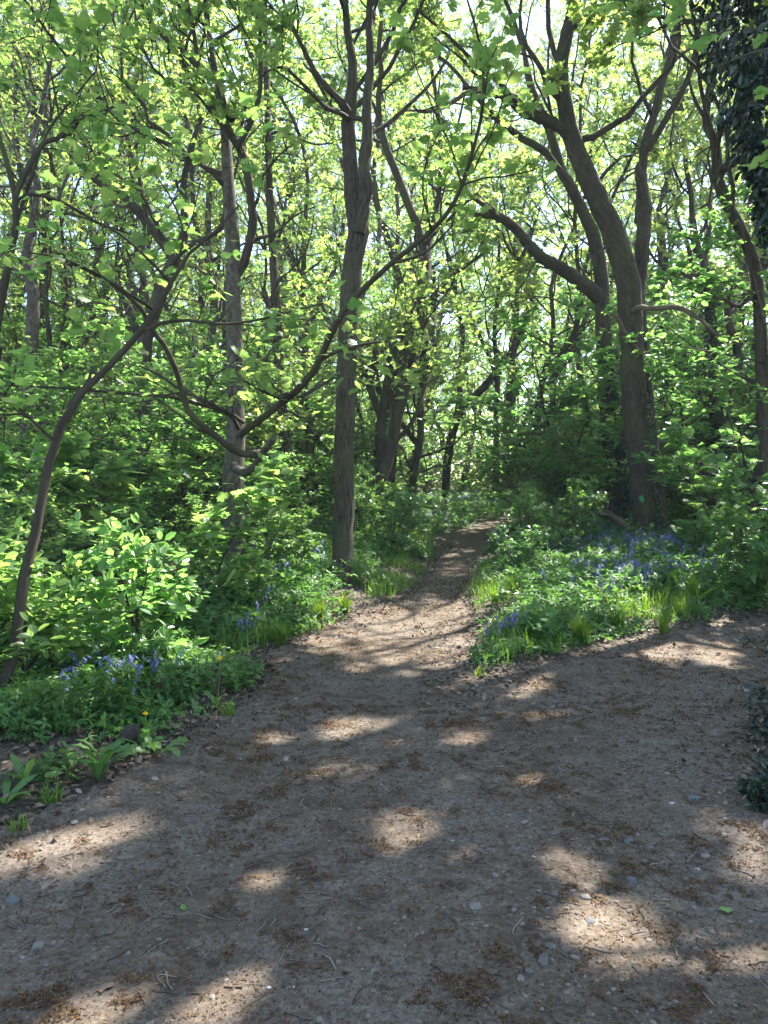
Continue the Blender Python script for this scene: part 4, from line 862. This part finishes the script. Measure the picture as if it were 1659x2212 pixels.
# ================================================================== SINGLE STONES, STICKS AND LEAVES ON THE PATH
LM = [(1322, 2000, 'the large sun patch'), (1255, 1870, 'the upper right sun patch'), (890, 1810, 'the mid-path double sun patch'), (240, 2185, 'the bottom left sun patch'), (1625, 1640, 'the holly at the right edge'),
      (90, 1830, 'the left edge sun patch'), (770, 1570, 'the sun patch below the fork'), (560, 1905, 'the faint oval sun patch'), (1100, 1470, 'the verge tip'), (1180, 1690, 'the faint right-hand sun patch')]
seen = set()
def where(x, y, pre, options):
    lm = sorted(LM, key=lambda l: math.hypot(l[0]-x, (l[1]-y)*1.2))
    for extra in options:
        for l in lm[:4]:
            dx, dy = x-l[0], y-l[1]; dd = math.hypot(dx, dy)
            dirs = ('left of' if dx < 0 else 'right of') if abs(dx) > 2.2*abs(dy) else (('above' if dy < 0 else 'below') if abs(dy) > 2.2*abs(dx) else ('up' if dy < 0 else 'down')+('-left of' if dx < 0 else '-right of'))
            q = 'on' if dd < 40 else (('just ' if dd < 110 else ('' if dd < 220 else 'well ')) + dirs)
            lab = f'{extra}{pre} {q} {l[2]}'
            if lab not in seen: seen.add(lab); return lab
    raise ValueError(pre)
z6 = lambda a, b: (830+a/2, 1261+b/2); z5 = lambda a, b: (a/2, 1261+b/2)
stones = [(z6, 1242, 950, 30, 'w'), (z6, 1055, 1095, 55, 'b'), (z6, 1150, 1120, 60, 'g'), (z6, 1070, 1260, 62, 'b'), (z6, 1145, 1280, 40, 'g'), (z6, 872, 1335, 52, 'p'), (z6, 395, 1385, 66, 'p'), (z6, 605, 1023, 40, 'p'), (z6, 925, 780, 36, 'g'), (z6, 1325, 725, 42, 'g'),
    (z6, 1270, 690, 40, 'g'), (z6, 760, 795, 28, 'g'), (z6, 825, 660, 22, 'p'), (z6, 1340, 930, 62, 'b'), (z6, 1390, 1160, 55, 'p'), (z6, 1340, 1215, 50, 'g'), (z6, 545, 1330, 36, 'g'), (z6, 605, 1140, 36, 'g'), (z6, 670, 1320, 26, 'p'), (z6, 920, 1332, 26, 'g'), (z6, 1005, 1355, 24, 'p'),
    (z6, 735, 1335, 46, 'g'), (z6, 560, 1402, 30, 'p'), (z6, 825, 1590, 42, 'p'), (z6, 690, 1600, 88, 'g'), (z6, 592, 1682, 60, 'p'), (z6, 628, 1650, 46, 'g'), (z6, 1125, 1180, 40, 'g'), (z6, 955, 1090, 36, 'g'), (z6, 730, 1070, 38, 'g'), (z6, 335, 1725, 26, 'p'), (z6, 195, 1660, 30, 'g'),
    (z6, 1330, 1365, 40, 'g'), (z6, 890, 1437, 50, 'b'), (z6, 720, 1545, 60, 'g'), (z6, 480, 1258, 34, 'p'), (z6, 815, 1312, 30, 'p'), (z6, 70, 673, 30, 'p'), (z6, 1250, 690, 26, 'p'), (z6, 1195, 1072, 40, 'g'), (z6, 940, 1090, 24, 'p'),
    (z5, 1160, 1720, 28, 'w'), (z5, 1060, 1645, 26, 'g'), (z5, 865, 1585, 28, 'g'), (z5, 410, 1530, 22, 'g'), (z5, 160, 1540, 92, 'p'), (z5, 88, 1480, 22, 'p'), (z5, 52, 1358, 70, 'b'), (z5, 200, 1620, 26, 'p'), (z5, 765, 950, 20, 'p'), (z5, 150, 1800, 44, 'g'), (z5, 855, 1160, 18, 'p'), (z5, 1270, 1720, 18, 'w')]
SM = {}
for c, cols in dict(w=[(.42, .40, .36), (.54, .51, .47)], b=[(.115, .12, .118), (.165, .17, .165)], g=[(.125, .112, .095), (.18, .163, .14)], p=[(.19, .168, .14), (.27, .245, .212)]).items():
    SM[c] = [plain('stone_'+dict(w='white', b='bluish', g='grey', p='pale')[c], [(.3, cols[0]), (.7, cols[1])], .85, 60, island=False, bscale=90)]
VAR = [ico(3, 20+i, .5) for i in range(7)]; proto = {}
for i, (fz, a, b, s, c) in enumerate(stones):
    x, y = fz(a, b); g = G(x, y); r = s/4/F*g[1]*1.0; key = (c, i % 7)
    lab = where(x, y, {'w': 'white', 'b': 'bluish grey', 'g': 'grey', 'p': 'pale'}[c]+' stone', (['large ', 'broad ', 'big flat '] if s > 48 else ['small ', 'smaller ', 'little '] if s < 31 else ['', 'fist-sized ', 'blunt ']))
    loc = (g[0], g[1], float(pz(g[:1], g[1:])[0])+r*(-.05 if s > 48 else .12)); ry = rng.uniform(0, 6.28)
    if key not in proto:
        o = MB().add(VAR[i % 7][0], [VAR[i % 7][1]]).build('stone', SM[c], smooth=True); proto[key] = o
    else: o = proto[key].copy(); COL.objects.link(o)
    o.location = loc; o.rotation_euler = (rng.normal()*.12, rng.normal()*.12, ry); o.scale = (r, r, r); tag(o, lab, 'stone', 'stones lying on the path')
sticks = [(z5, 1115, 1205, 110, -12, 9), (z5, 1365, 1332, 115, 3, 9), (z5, 1140, 1445, 55, -60, 8), (z5, 100, 1450, 48, 60, 10), (z5, 1010, 935, 230, -20, 4), (z5, 1540, 1110, 145, 2, 4), (z5, 935, 725, 62, 3, 4), (z5, 185, 1570, 38, 85, 10), (z5, 622, 1780, 95, 60, 7), (z5, 1240, 1155, 34, 0, 9),
    (z5, 560, 1075, 62, -30, 4), (z5, 1120, 748, 32, 18, 6), (z5, 730, 1145, 100, -25, 3), (z5, 1620, 1690, 120, -40, 4), (z5, 1110, 1770, 135, -30, 6), (z5, 1390, 1635, 66, -85, 6), (z5, 355, 1540, 90, -15, 3), (z5, 203, 1090, 50, -70, 5), (z5, 690, 1090, 62, 80, 3), (z5, 950, 985, 50, -70, 4), (z5, 1560, 1145, 44, 65, 5),
    (z5, 120, 1500, 50, -45, 4), (z5, 1010, 1610, 80, -12, 4), (z5, 150, 1140, 90, -8, 4), (z5, 920, 898, 26, 85, 6),
    (z6, 972, 855, 60, 25, 6), (z6, 985, 890, 46, -65, 6), (z6, 288, 1345, 58, -15, 8), (z6, 275, 1432, 90, 35, 3), (z6, 185, 1285, 42, 55, 6), (z6, 230, 767, 46, -40, 4), (z6, 200, 608, 64, -5, 4), (z6, 868, 637, 44, 15, 6), (z6, 1330, 1160, 66, -45, 7), (z6, 520, 1750, 85, -35, 4), (z6, 515, 1800, 34, 30, 9),
    (z6, 800, 1368, 100, 8, 6), (z6, 755, 1587, 62, 35, 5), (z6, 720, 1262, 60, 2, 5), (z6, 442, 1322, 52, 32, 3), (z6, 1190, 250, 80, -5, 4), (z6, 1400, 1210, 70, 20, 3), (z6, 1240, 1480, 40, 10, 5)]
for fz, a, b, L, an, w in sticks:
    x, y = fz(a, b); ca, sa = math.cos(math.radians(an)), math.sin(math.radians(an)); L2 = L/4
    e = G(np.array([x-ca*L2, x+ca*L2]), np.array([y-sa*L2, y+sa*L2])); Yd = e[:, 1].mean(); r = max(w/4/F*Yd, .0016)
    t = np.linspace(0, 1, 7); q = e[0]+(e[1]-e[0])*t[:, None]; Lw = np.hypot(*(e[1]-e[0])); nn = np.array([-(e[1]-e[0])[1], (e[1]-e[0])[0]])/max(Lw, 1e-6)
    q = q+nn*(rng.normal()*.06*Lw*np.sin(t*PI)+rng.normal(size=7)*.012*Lw)[:, None]
    P = np.column_stack([q, pz(q[:, 0], q[:, 1])+r*.7]); c = P.mean(0); mb = MB().add(*tubes(P[None], (r*np.linspace(1.1, .75, 7)*(1+.1*rng.normal(size=7)))[None], 8, .1))
    if L > 80: k = 4; S2 = np.linspace(P[k], P[k]+np.array([*(nn*Lw*.12+(e[1]-e[0])*.12), .006]), 4); mb.add(*tubes(S2[None], np.full((1, 4), r*.5), 6))
    mb.add(*[np.vstack([P[0], P[0]+[0, 0, .0001], P[0]+[.0001, 0, 0]]), [[(0, 1, 2)]]])
    o = mb.build('stick', M['deadwood'], origin=c); o.location = c
    tag(o, where(x, y, ('thick' if w > 7 else 'thin' if w < 5 else 'dry')+' stick lying', ['short ', 'stubby ', 'brief '] if L < 55 else ['long ', 'lengthy ', 'outstretched '] if L > 85 else ['', 'weathered ', 'plain ']), 'stick', 'sticks lying on the path')
for x, y, s, m, lab in [(1587, 1956, .055, 'freshleaf', 'fresh green fallen leaf on bare earth at the lower right'), (1451, 1519, .06, 'litter', 'pale curled leaf on the right-hand path'), (1342, 1505, .04, 'freshleaf', 'small yellow-green leaf on the right-hand path'),
    (1152, 1671, .06, 'litter', 'curled brown leaf above the faint right-hand sun patch'), (245, 2110, .07, 'litter', 'lobed brown oak leaf at the lower left'), (397, 1960, .03, 'freshleaf', 'scrap of green leaf left of the two thick sticks'), (503, 1755, .035, 'freshleaf', 'scrap of green leaf beside the long thin stick'), (1410, 1658, .04, 'litter', 'pale leaf scrap among the stones near the holly')]:
    g = G(float(x), float(y)); mb = MB(); c = np.array([g[0], g[1], float(pz(g[:1], g[1:])[0])+.006])
    place(mb, c[None], rvec(1)*[1, 1, .1], up_n(1, .2), np.array([s*1.3]), MAPLE if 'oak' in lab else LITTER); o = mb.build('fallen_leaf', M[m], origin=c, smooth=False); o.location = c; tag(o, lab, 'leaf', 'single leaves on the path')

# ================================================================== SINGLE PLANTS BY THE PATH
def plant(name, label, cat, x, y, group, build):
    g = G(float(x), float(y)); c = np.array([g[0], g[1], float(pz(g[:1], g[1:])[0])]); root = empty(name, c, label, cat, group); build(root); return root
LONG = T([(0, -.02, 0), (0, .02, 0), (.3, .09, .12), (.3, -.09, .12), (.65, .11, .13), (.65, -.11, .13), (.88, .06, .05), (.88, -.06, .05), (1, 0, -.03)], [(0, 1, 2, 3)[::-1], (3, 2, 4, 5)[::-1], (5, 4, 6, 7)[::-1]], [(7, 6, 8)[::-1]])
_jag = [(0, .02), (.2, .03), (.25, .09), (.4, .05), (.47, .13), (.6, .07), (.68, .15), (.8, .09), (.86, .12), (1, 0)]
JAG = T([(0, 0, 0)]+[(x, yy, .3*math.sin(x*2.6)) for x, yy in _jag[:-1]]+[(1, 0, .1)]+[(x, -yy, .3*math.sin(x*2.6)) for x, yy in _jag[-2::-1]]+[(x, 0, .3*math.sin(x*2.6)-.02) for x, _ in _jag[1:-1]],
        [(19+i+1, 19+i, 1+i+1) for i in range(1)] + [t for i in range(1, 8) for t in ((20+i-1, 20+i, 1+i+1), (20+i-1, 1+i+1, 1+i))] + [(27, 10, 9)] + [t for i in range(1, 8) for t in ((20+i, 20+i-1, 18-i+1-1), (20+i-1, 19-i, 18-i))] + [(27, 11, 10), (20, 2, 1)])
def rosette(n, tpl, s, up, m):
    def f(root):
        a = np.arange(n)*2.4+rng.normal(size=n)*.3; mb = MB(); u_ = up*(.6+.8*rng.random(n)); d = np.stack([np.cos(a), np.sin(a), u_], -1)
        place(mb, np.zeros((n, 3))+d*np.array([.01, .01, 0]), d, np.stack([-np.cos(a)*u_, -np.sin(a)*u_, 0*a+1], -1)+.25*rng.normal(size=(n, 3)), s*rng.uniform(.65, 1.1, n), tpl); mb.build('leaves', M[m], root, smooth=False)
    return f
def tuft(n, h):
    def f(root):
        mb = MB(); r = .05*np.sqrt(rng.random(n)); a = rng.uniform(0, 6.28, n); blades(mb, r*np.cos(a), r*np.sin(a), 0*a-.01, h*rng.uniform(.5, 1.1, n), rng.uniform(.005, .010, n), rng.uniform(.1, .8, n)); mb.build('blades', M['grass'], root, smooth=False)
    return f
def flowering(n, h, m, fr):
    base_ = rosette(n, JAG, .17, .55, 'herb')
    def f(root):
        base_(root); P = grow(np.zeros((1, 3)), np.array([[.1, -.1, 1.0]]), np.array([h]), 6, .06, .02); MB().add(*tubes(P, np.full((1, 6), .003), 5)).build('stalk', M['stem'], root)
        mb = MB(); k = 46; d = rvec(k); d[:, 2] = np.abs(d[:, 2])*(.5 if m == 'yellow' else 1)+.05; place(mb, np.repeat(P[:, -1], k, 0), d, rvec(k), np.full(k, fr), LONG); mb.build('flower', M[m], root, smooth=False)
    return f
def bells(n, spread):
    def f(root):
        mb = MB(); a = rng.uniform(0, 6.28, n); r = spread*np.sqrt(rng.random(n))
        for i in range(n): bake(mb, BT[i % 4], np.array([[r[i]*math.cos(a[i]), r[i]*math.sin(a[i]), 0]]), rng.uniform(0, 6.28, 1), rng.uniform(.2, .29, 1))
        mb.build('blossoms', [M['bell'], M['stem']], root, smooth=False); mb = MB(); k = n*5; blades(mb, spread*rng.normal(size=k)*.6, spread*rng.normal(size=k)*.6, np.full(k, -.01), rng.uniform(.12, .25, k), rng.uniform(.006, .011, k), rng.uniform(.3, 1, k)); mb.build('leaves', M['grass'], root, smooth=False)
    return f
def stemmed(n, h, tpl, s, m):
    def f(root):
        a = rng.uniform(0, 6.28, n); P = grow(np.stack([.06*np.cos(a), .06*np.sin(a), -.01+0*a], -1), np.stack([.25*np.cos(a), .25*np.sin(a), 1+0*a], -1), h*rng.uniform(.6, 1.1, n), 7, .08, .02); MB().add(*tubes(P, np.full((n, 7), .0028), 4)).build('stems', M['stem'], root)
        idx = np.repeat(np.arange(n), 10); t = .15+.85*rng.random(len(idx)); p = pick(P, idx, t); k = len(p); mb = MB(); place(mb, p, rvec(k)*[1, 1, .2], up_n(k, .35), s*rng.uniform(.6, 1.1, k)*(1.2-.5*t), tpl); mb.build('leaves', M[m], root, smooth=False)
    return f
for a in [('dandelion_plant', 'spiky-leaved dandelion at the path edge on the left', 'plant', 214, 1692, rosette(13, JAG, .24, .9, 'herb')), ('dandelion_plant', 'dandelion with a yellow flower above the spiky-leaved one', 'plant', 312, 1625, flowering(9, .22, 'yellow', .018)),
    ('dandelion_plant', 'tall-stalked yellow dandelion at the corner of the left bank', 'plant', 470, 1535, flowering(8, .36, 'yellow', .02)), ('dandelion_plant', 'dandelion clock with white seed head on the right verge', 'plant', 1312, 1320, flowering(7, .30, 'white_fluff', .022)),
    ('dock_plant', 'broad-leaved dock at the lower left edge of the bank', 'plant', 55, 1705, rosette(9, LONG, .21, .7, 'herb')), ('dock_plant', 'low dock with flat leaves cut by the left edge', 'plant', 10, 1745, rosette(9, LONG, .19, .35, 'herb')), ('dock_plant', 'leafy plant spreading over the path edge right of the yellow flower', 'plant', 340, 1640, rosette(8, JAG, .22, .3, 'herb')),
    ('dock_plant', 'upright bright dock leaves on the right verge below the kinked oak', 'plant', 1500, 1322, rosette(8, LONG, .42, 1.6, 'grass')), ('dock_plant', 'sunlit dock leaves near the right edge of the verge', 'plant', 1590, 1300, rosette(8, LONG, .40, 1.4, 'grass')), ('dock_plant', 'dark dock leaves left of the upright bright ones', 'plant', 1452, 1300, rosette(8, LONG, .38, 1.3, 'herb')),
    ('dock_plant', 'dock leaves flat at the verge edge under the grass', 'plant', 1195, 1415, rosette(9, LONG, .22, .5, 'herb')),
    ('grass_tuft', 'tall bright grass tuft standing alone at the verge edge', 'grass tuft', 1435, 1368, tuft(60, .34)), ('grass_tuft', 'grass tuft left of the lone tall one', 'grass tuft', 1480, 1340, tuft(70, .30)), ('grass_tuft', 'thick dark grass tuft on the front of the verge', 'grass tuft', 1255, 1395, tuft(220, .34)), ('grass_tuft', 'wide grass tuft right of the thick dark one', 'grass tuft', 1335, 1370, tuft(200, .34)),
    ('grass_tuft', 'sunlit grass tuft where the verge meets the main path', 'grass tuft', 1070, 1312, tuft(110, .30)), ('grass_tuft', 'second sunlit grass tuft right of the one by the main path', 'grass tuft', 1105, 1300, tuft(120, .32)), ('grass_tuft', 'sunlit grass tuft on the left path edge before the straight oak', 'grass tuft', 690, 1345, tuft(150, .30)), ('grass_tuft', 'bright grass tuft right of the one before the straight oak', 'grass tuft', 745, 1328, tuft(150, .30)), ('grass_tuft', 'grass tuft in half shade nearest the notch of the left bank', 'grass tuft', 605, 1395, tuft(170, .28)),
    ('grass_tuft', 'pale long grass tuft beside the foot of the curved sapling', 'grass tuft', 62, 1590, tuft(120, .34)), ('grass_tuft', 'sparse grass tuft on the path edge below the docks', 'grass tuft', 40, 1800, tuft(26, .10)), ('grass_tuft', 'small grass tuft on the bank edge right of the docks', 'grass tuft', 110, 1735, tuft(30, .14)), ('grass_tuft', 'yellowish grass tuft below the yellow dandelion at the bank corner', 'grass tuft', 492, 1545, tuft(45, .13)),
    ('bluebell_clump', 'bluebell clump at the tip of the verge', 'bluebells', 1100, 1385, bells(9, .14)), ('bluebell_clump', 'smaller bluebell clump left of the one at the verge tip', 'bluebells', 1068, 1400, bells(5, .08)), ('bluebell_clump', 'bluebell clump left of the thick grass on the verge', 'bluebells', 1310, 1315, bells(9, .14)), ('bluebell_clump', 'bluebells beside the curved sapling foot', 'bluebells', 150, 1545, bells(4, .2)),
    ('bluebell_clump', 'bright bluebells in the middle of the left bank', 'bluebells', 240, 1520, bells(8, .12)), ('bluebell_clump', 'bluebells right of the bright ones on the left bank', 'bluebells', 305, 1512, bells(6, .12)), ('bluebell_clump', 'lone bluebells low on the left bank near the path', 'bluebells', 270, 1560, bells(4, .1)), ('bluebell_clump', 'bluebells by the notch of the left bank', 'bluebells', 535, 1390, bells(5, .1)),
    ('nettle_patch', 'nettles at the tip of the verge below the bluebells', 'plant', 1045, 1430, stemmed(9, .26, OVAL, .08, 'herb')), ('cow_parsley', 'feathery cow parsley above the bluebells on the left bank', 'plant', 235, 1575, stemmed(14, .36, HERB, .11, 'herb')), ('cow_parsley', 'feathery plants right of the cow parsley on the left bank', 'plant', 390, 1530, stemmed(12, .3, HERB, .09, 'herb')), ('cow_parsley', 'feathery plants left of the cow parsley', 'plant', 130, 1600, stemmed(12, .34, HERB, .1, 'herb')),
    ('sycamore_seedling', 'sycamore seedlings with broad leaves right of the bluebells at the verge tip', 'plant', 1160, 1400, stemmed(7, .34, MAPLE, .12, 'herb')), ('sycamore_seedling', 'tiny seedling sprouting from the path left of the verge tip', 'plant', 937, 1483, rosette(5, OVAL, .06, .5, 'herb')), ('grass_tuft', 'sprig of grass just below the verge tip', 'grass tuft', 1036, 1465, tuft(20, .14)),
    ('cow_parsley', 'white-flecked cow parsley on the corner of the left bank', 'plant', 330, 1478, stemmed(16, .42, SPRIG6, .08, 'thorn')), ('nettle_patch', 'nettles along the corner of the left bank', 'plant', 520, 1495, stemmed(14, .24, OVAL, .07, 'herb')), ('nettle_patch', 'nettles behind the yellow dandelion at the bank corner', 'plant', 440, 1505, stemmed(14, .30, OVAL, .075, 'herb')),
    ('nettle_patch', 'low nettles between the docks and the spiky dandelion', 'plant', 130, 1690, stemmed(10, .18, OVAL, .07, 'herb'))]:
    plant(*a[:5], 'single plants along the path', a[5])
# holly at the right edge
def hollybush(root, H, n, m):
    S = grow(np.stack([.05*rng.normal(size=n), .05*rng.normal(size=n), -.03+np.zeros(n)], -1), np.stack([rng.normal(size=n)*.8, rng.normal(size=n)*.8, np.ones(n)], -1), H*rng.uniform(.6, 1.1, n), 8, .15, .0)
    idx = np.repeat(np.arange(n), 5); A, RA = spawn(S, np.full(S.shape[:2], .005), idx, .3+.7*rng.random(len(idx)), np.full(len(idx), H*.45), np.full(len(idx), .9), .6, 5, .15, 0, 1, .002)
    MB().add(*tubes(S, np.linspace(.008, .003, 8)[None]*np.ones((n, 1)), 5)).add(*tubes(A, RA, 4)).build('stems', M['twig'], root)
    idx = np.repeat(np.arange(len(A)), m); t = rng.random(len(idx)); p = pick(A, idx, t); k = len(p); mb = MB(); place(mb, p, rvec(k), up_n(k, .7), rng.uniform(.045, .08, k), HOLLY); mb.build('leaves', M['holly'], root, smooth=False)
for lab, x, y, H in [('dark spiny holly bush on the lower right edge', 1725, 1715, .34), ('small holly shoot below the larger bush at the right edge', 1672, 1750, .16), ('holly bush above the lower one at the right edge', 1740, 1610, .4), ('holly spray reaching over the right-hand path', 1790, 1450, .7)]:
    plant('holly_bush', lab, 'bush', x, y, 'hollies at the right edge', lambda r, H=H: hollybush(r, H, 7, 7))
# the fallen limb at the double oak, the log scraps and the mossy stump on the left bank
def log(name, label, pts, d, m='deadwood', w=1.0):
    P, R = tr(pts, *d); P, R = resample(P, R*w, 22); P[1:-1] += rng.normal(size=(20, 3))*.012; c = P[0].copy()
    mb = MB().add(*tubes(P[None], R[None], 12, .15)); b = grow(P[8][None], np.array([[-.3, -.5, .4]]), np.array([.5]), 6, .1, 0); mb.add(*tubes(b, np.linspace(R[8]*.5, .008, 6)[None], 6))
    o = mb.build(name, M[m], origin=c); o.location = c; return tag(o, label, 'branch')
log('fallen_branch', 'thick broken limb propped against the left of the double oak', [(1268, 1110, 9), (1290, 1107, 13), (1312, 1110, 15), (1335, 1124, 15), (1352, 1138, 13), (1375, 1152, 10)], (14.4, 14.9))
log('fallen_branch', 'short broken limb on the ground right of the double oak', [(1432, 1162, 8), (1445, 1168, 12), (1458, 1180, 10), (1468, 1190, 6)], (14.9, 14.3))
log('fallen_branch', 'dark rotten log lying in the verge below the bluebells', [(1395, 1290, 9), (1430, 1282, 13), (1465, 1276, 12), (1480, 1272, 7)], (9.6, 9.8), 'darkbark')
log('fallen_branch', 'long thin pale dead bough right of the double oak', [(1422, 950, 5), (1455, 960, 6), (1480, 975, 6), (1505, 990, 5), (1510, 1005, 4)], (14.6, 13.9))
P = np.array([[0, 0, -.05], [.01, -.01, .03], [.04, -.02, .08], [.07, -.02, .105]]); g = G(275., 1618.)
o = MB().add(*tubes(P[None], np.array([[.08, .06, .05, .025]]), 14, .2)).build('tree_stump', M['darkbark']); o.location = (g[0], g[1], float(gz(*g))); tag(o, 'low mossy stump among leaves on the left bank', 'stump')
near_ok = _near

# thin scattering volume added to lift the dark between the trees
V = np.array([[x, y, z] for z in (-1.6, 64) for x, y in ((-96, -22), (96, -22), (96, 122), (-96, 122))], float)
hm = bpy.data.materials.new('added_haze'); hm.use_nodes = True; hn = hm.node_tree; hn.nodes.remove(hn.nodes['Principled BSDF'])
pv = hn.nodes.new('ShaderNodeVolumePrincipled'); pv.inputs['Color'].default_value = (.93, .96, 1, 1); pv.inputs['Density'].default_value = .0010; pv.inputs['Anisotropy'].default_value = .2
hn.links.new(pv.outputs[0], hn.nodes['Material Output'].inputs['Volume'])
o = MB().add(V, [[(0, 3, 2, 1), (4, 5, 6, 7), (0, 1, 5, 4), (1, 2, 6, 5), (2, 3, 7, 6), (3, 0, 4, 7)]]).build('haze', hm, smooth=False); tag(o, 'faint haze added to lift the dark between the trees', 'haze', kind='stuff')

# ================================================================== CAMERA, SUN, SKY
cd = bpy.data.cameras.new('camera'); cam = bpy.data.objects.new('camera', cd); COL.objects.link(cam)
cd.sensor_fit = 'VERTICAL'; cd.sensor_height = 36; cd.lens = 26; cd.clip_end = 1000; cam.location = CAM; cam.rotation_euler = (PI/2-PITCH, 0, 0); scene.camera = cam
sl = bpy.data.lights.new('sun', 'SUN'); sl.energy = 5.0; sl.angle = math.radians(.53); sl.color = (1, .955, .89); so = bpy.data.objects.new('sun', sl); COL.objects.link(so)
so.rotation_euler = Vector(-SUN).to_track_quat('-Z', 'Y').to_euler()
w = bpy.data.worlds.new('World'); scene.world = w; w.use_nodes = True; nt = w.node_tree; bg = nt.nodes['Background']
sk = nt.nodes.new('ShaderNodeTexSky'); sk.sky_type = 'NISHITA'; sk.sun_disc = False; sk.sun_elevation = SUN_EL; sk.sun_rotation = SUN_AZ; sk.air_density = 1.0; sk.dust_density = 0.5
nt.links.new(sk.outputs[0], bg.inputs[0]); bg.inputs[1].default_value = .10
vs = scene.view_settings; vs.view_transform = 'Standard'; vs.look = 'None'; vs.exposure = 2.55; vs.gamma = 1.0
cy_ = scene.cycles; cy_.max_bounces = 8; cy_.diffuse_bounces = 7; cy_.glossy_bounces = 2; cy_.transmission_bounces = 4; cy_.transparent_max_bounces = 4; cy_.caustics_reflective = False; cy_.caustics_refractive = False
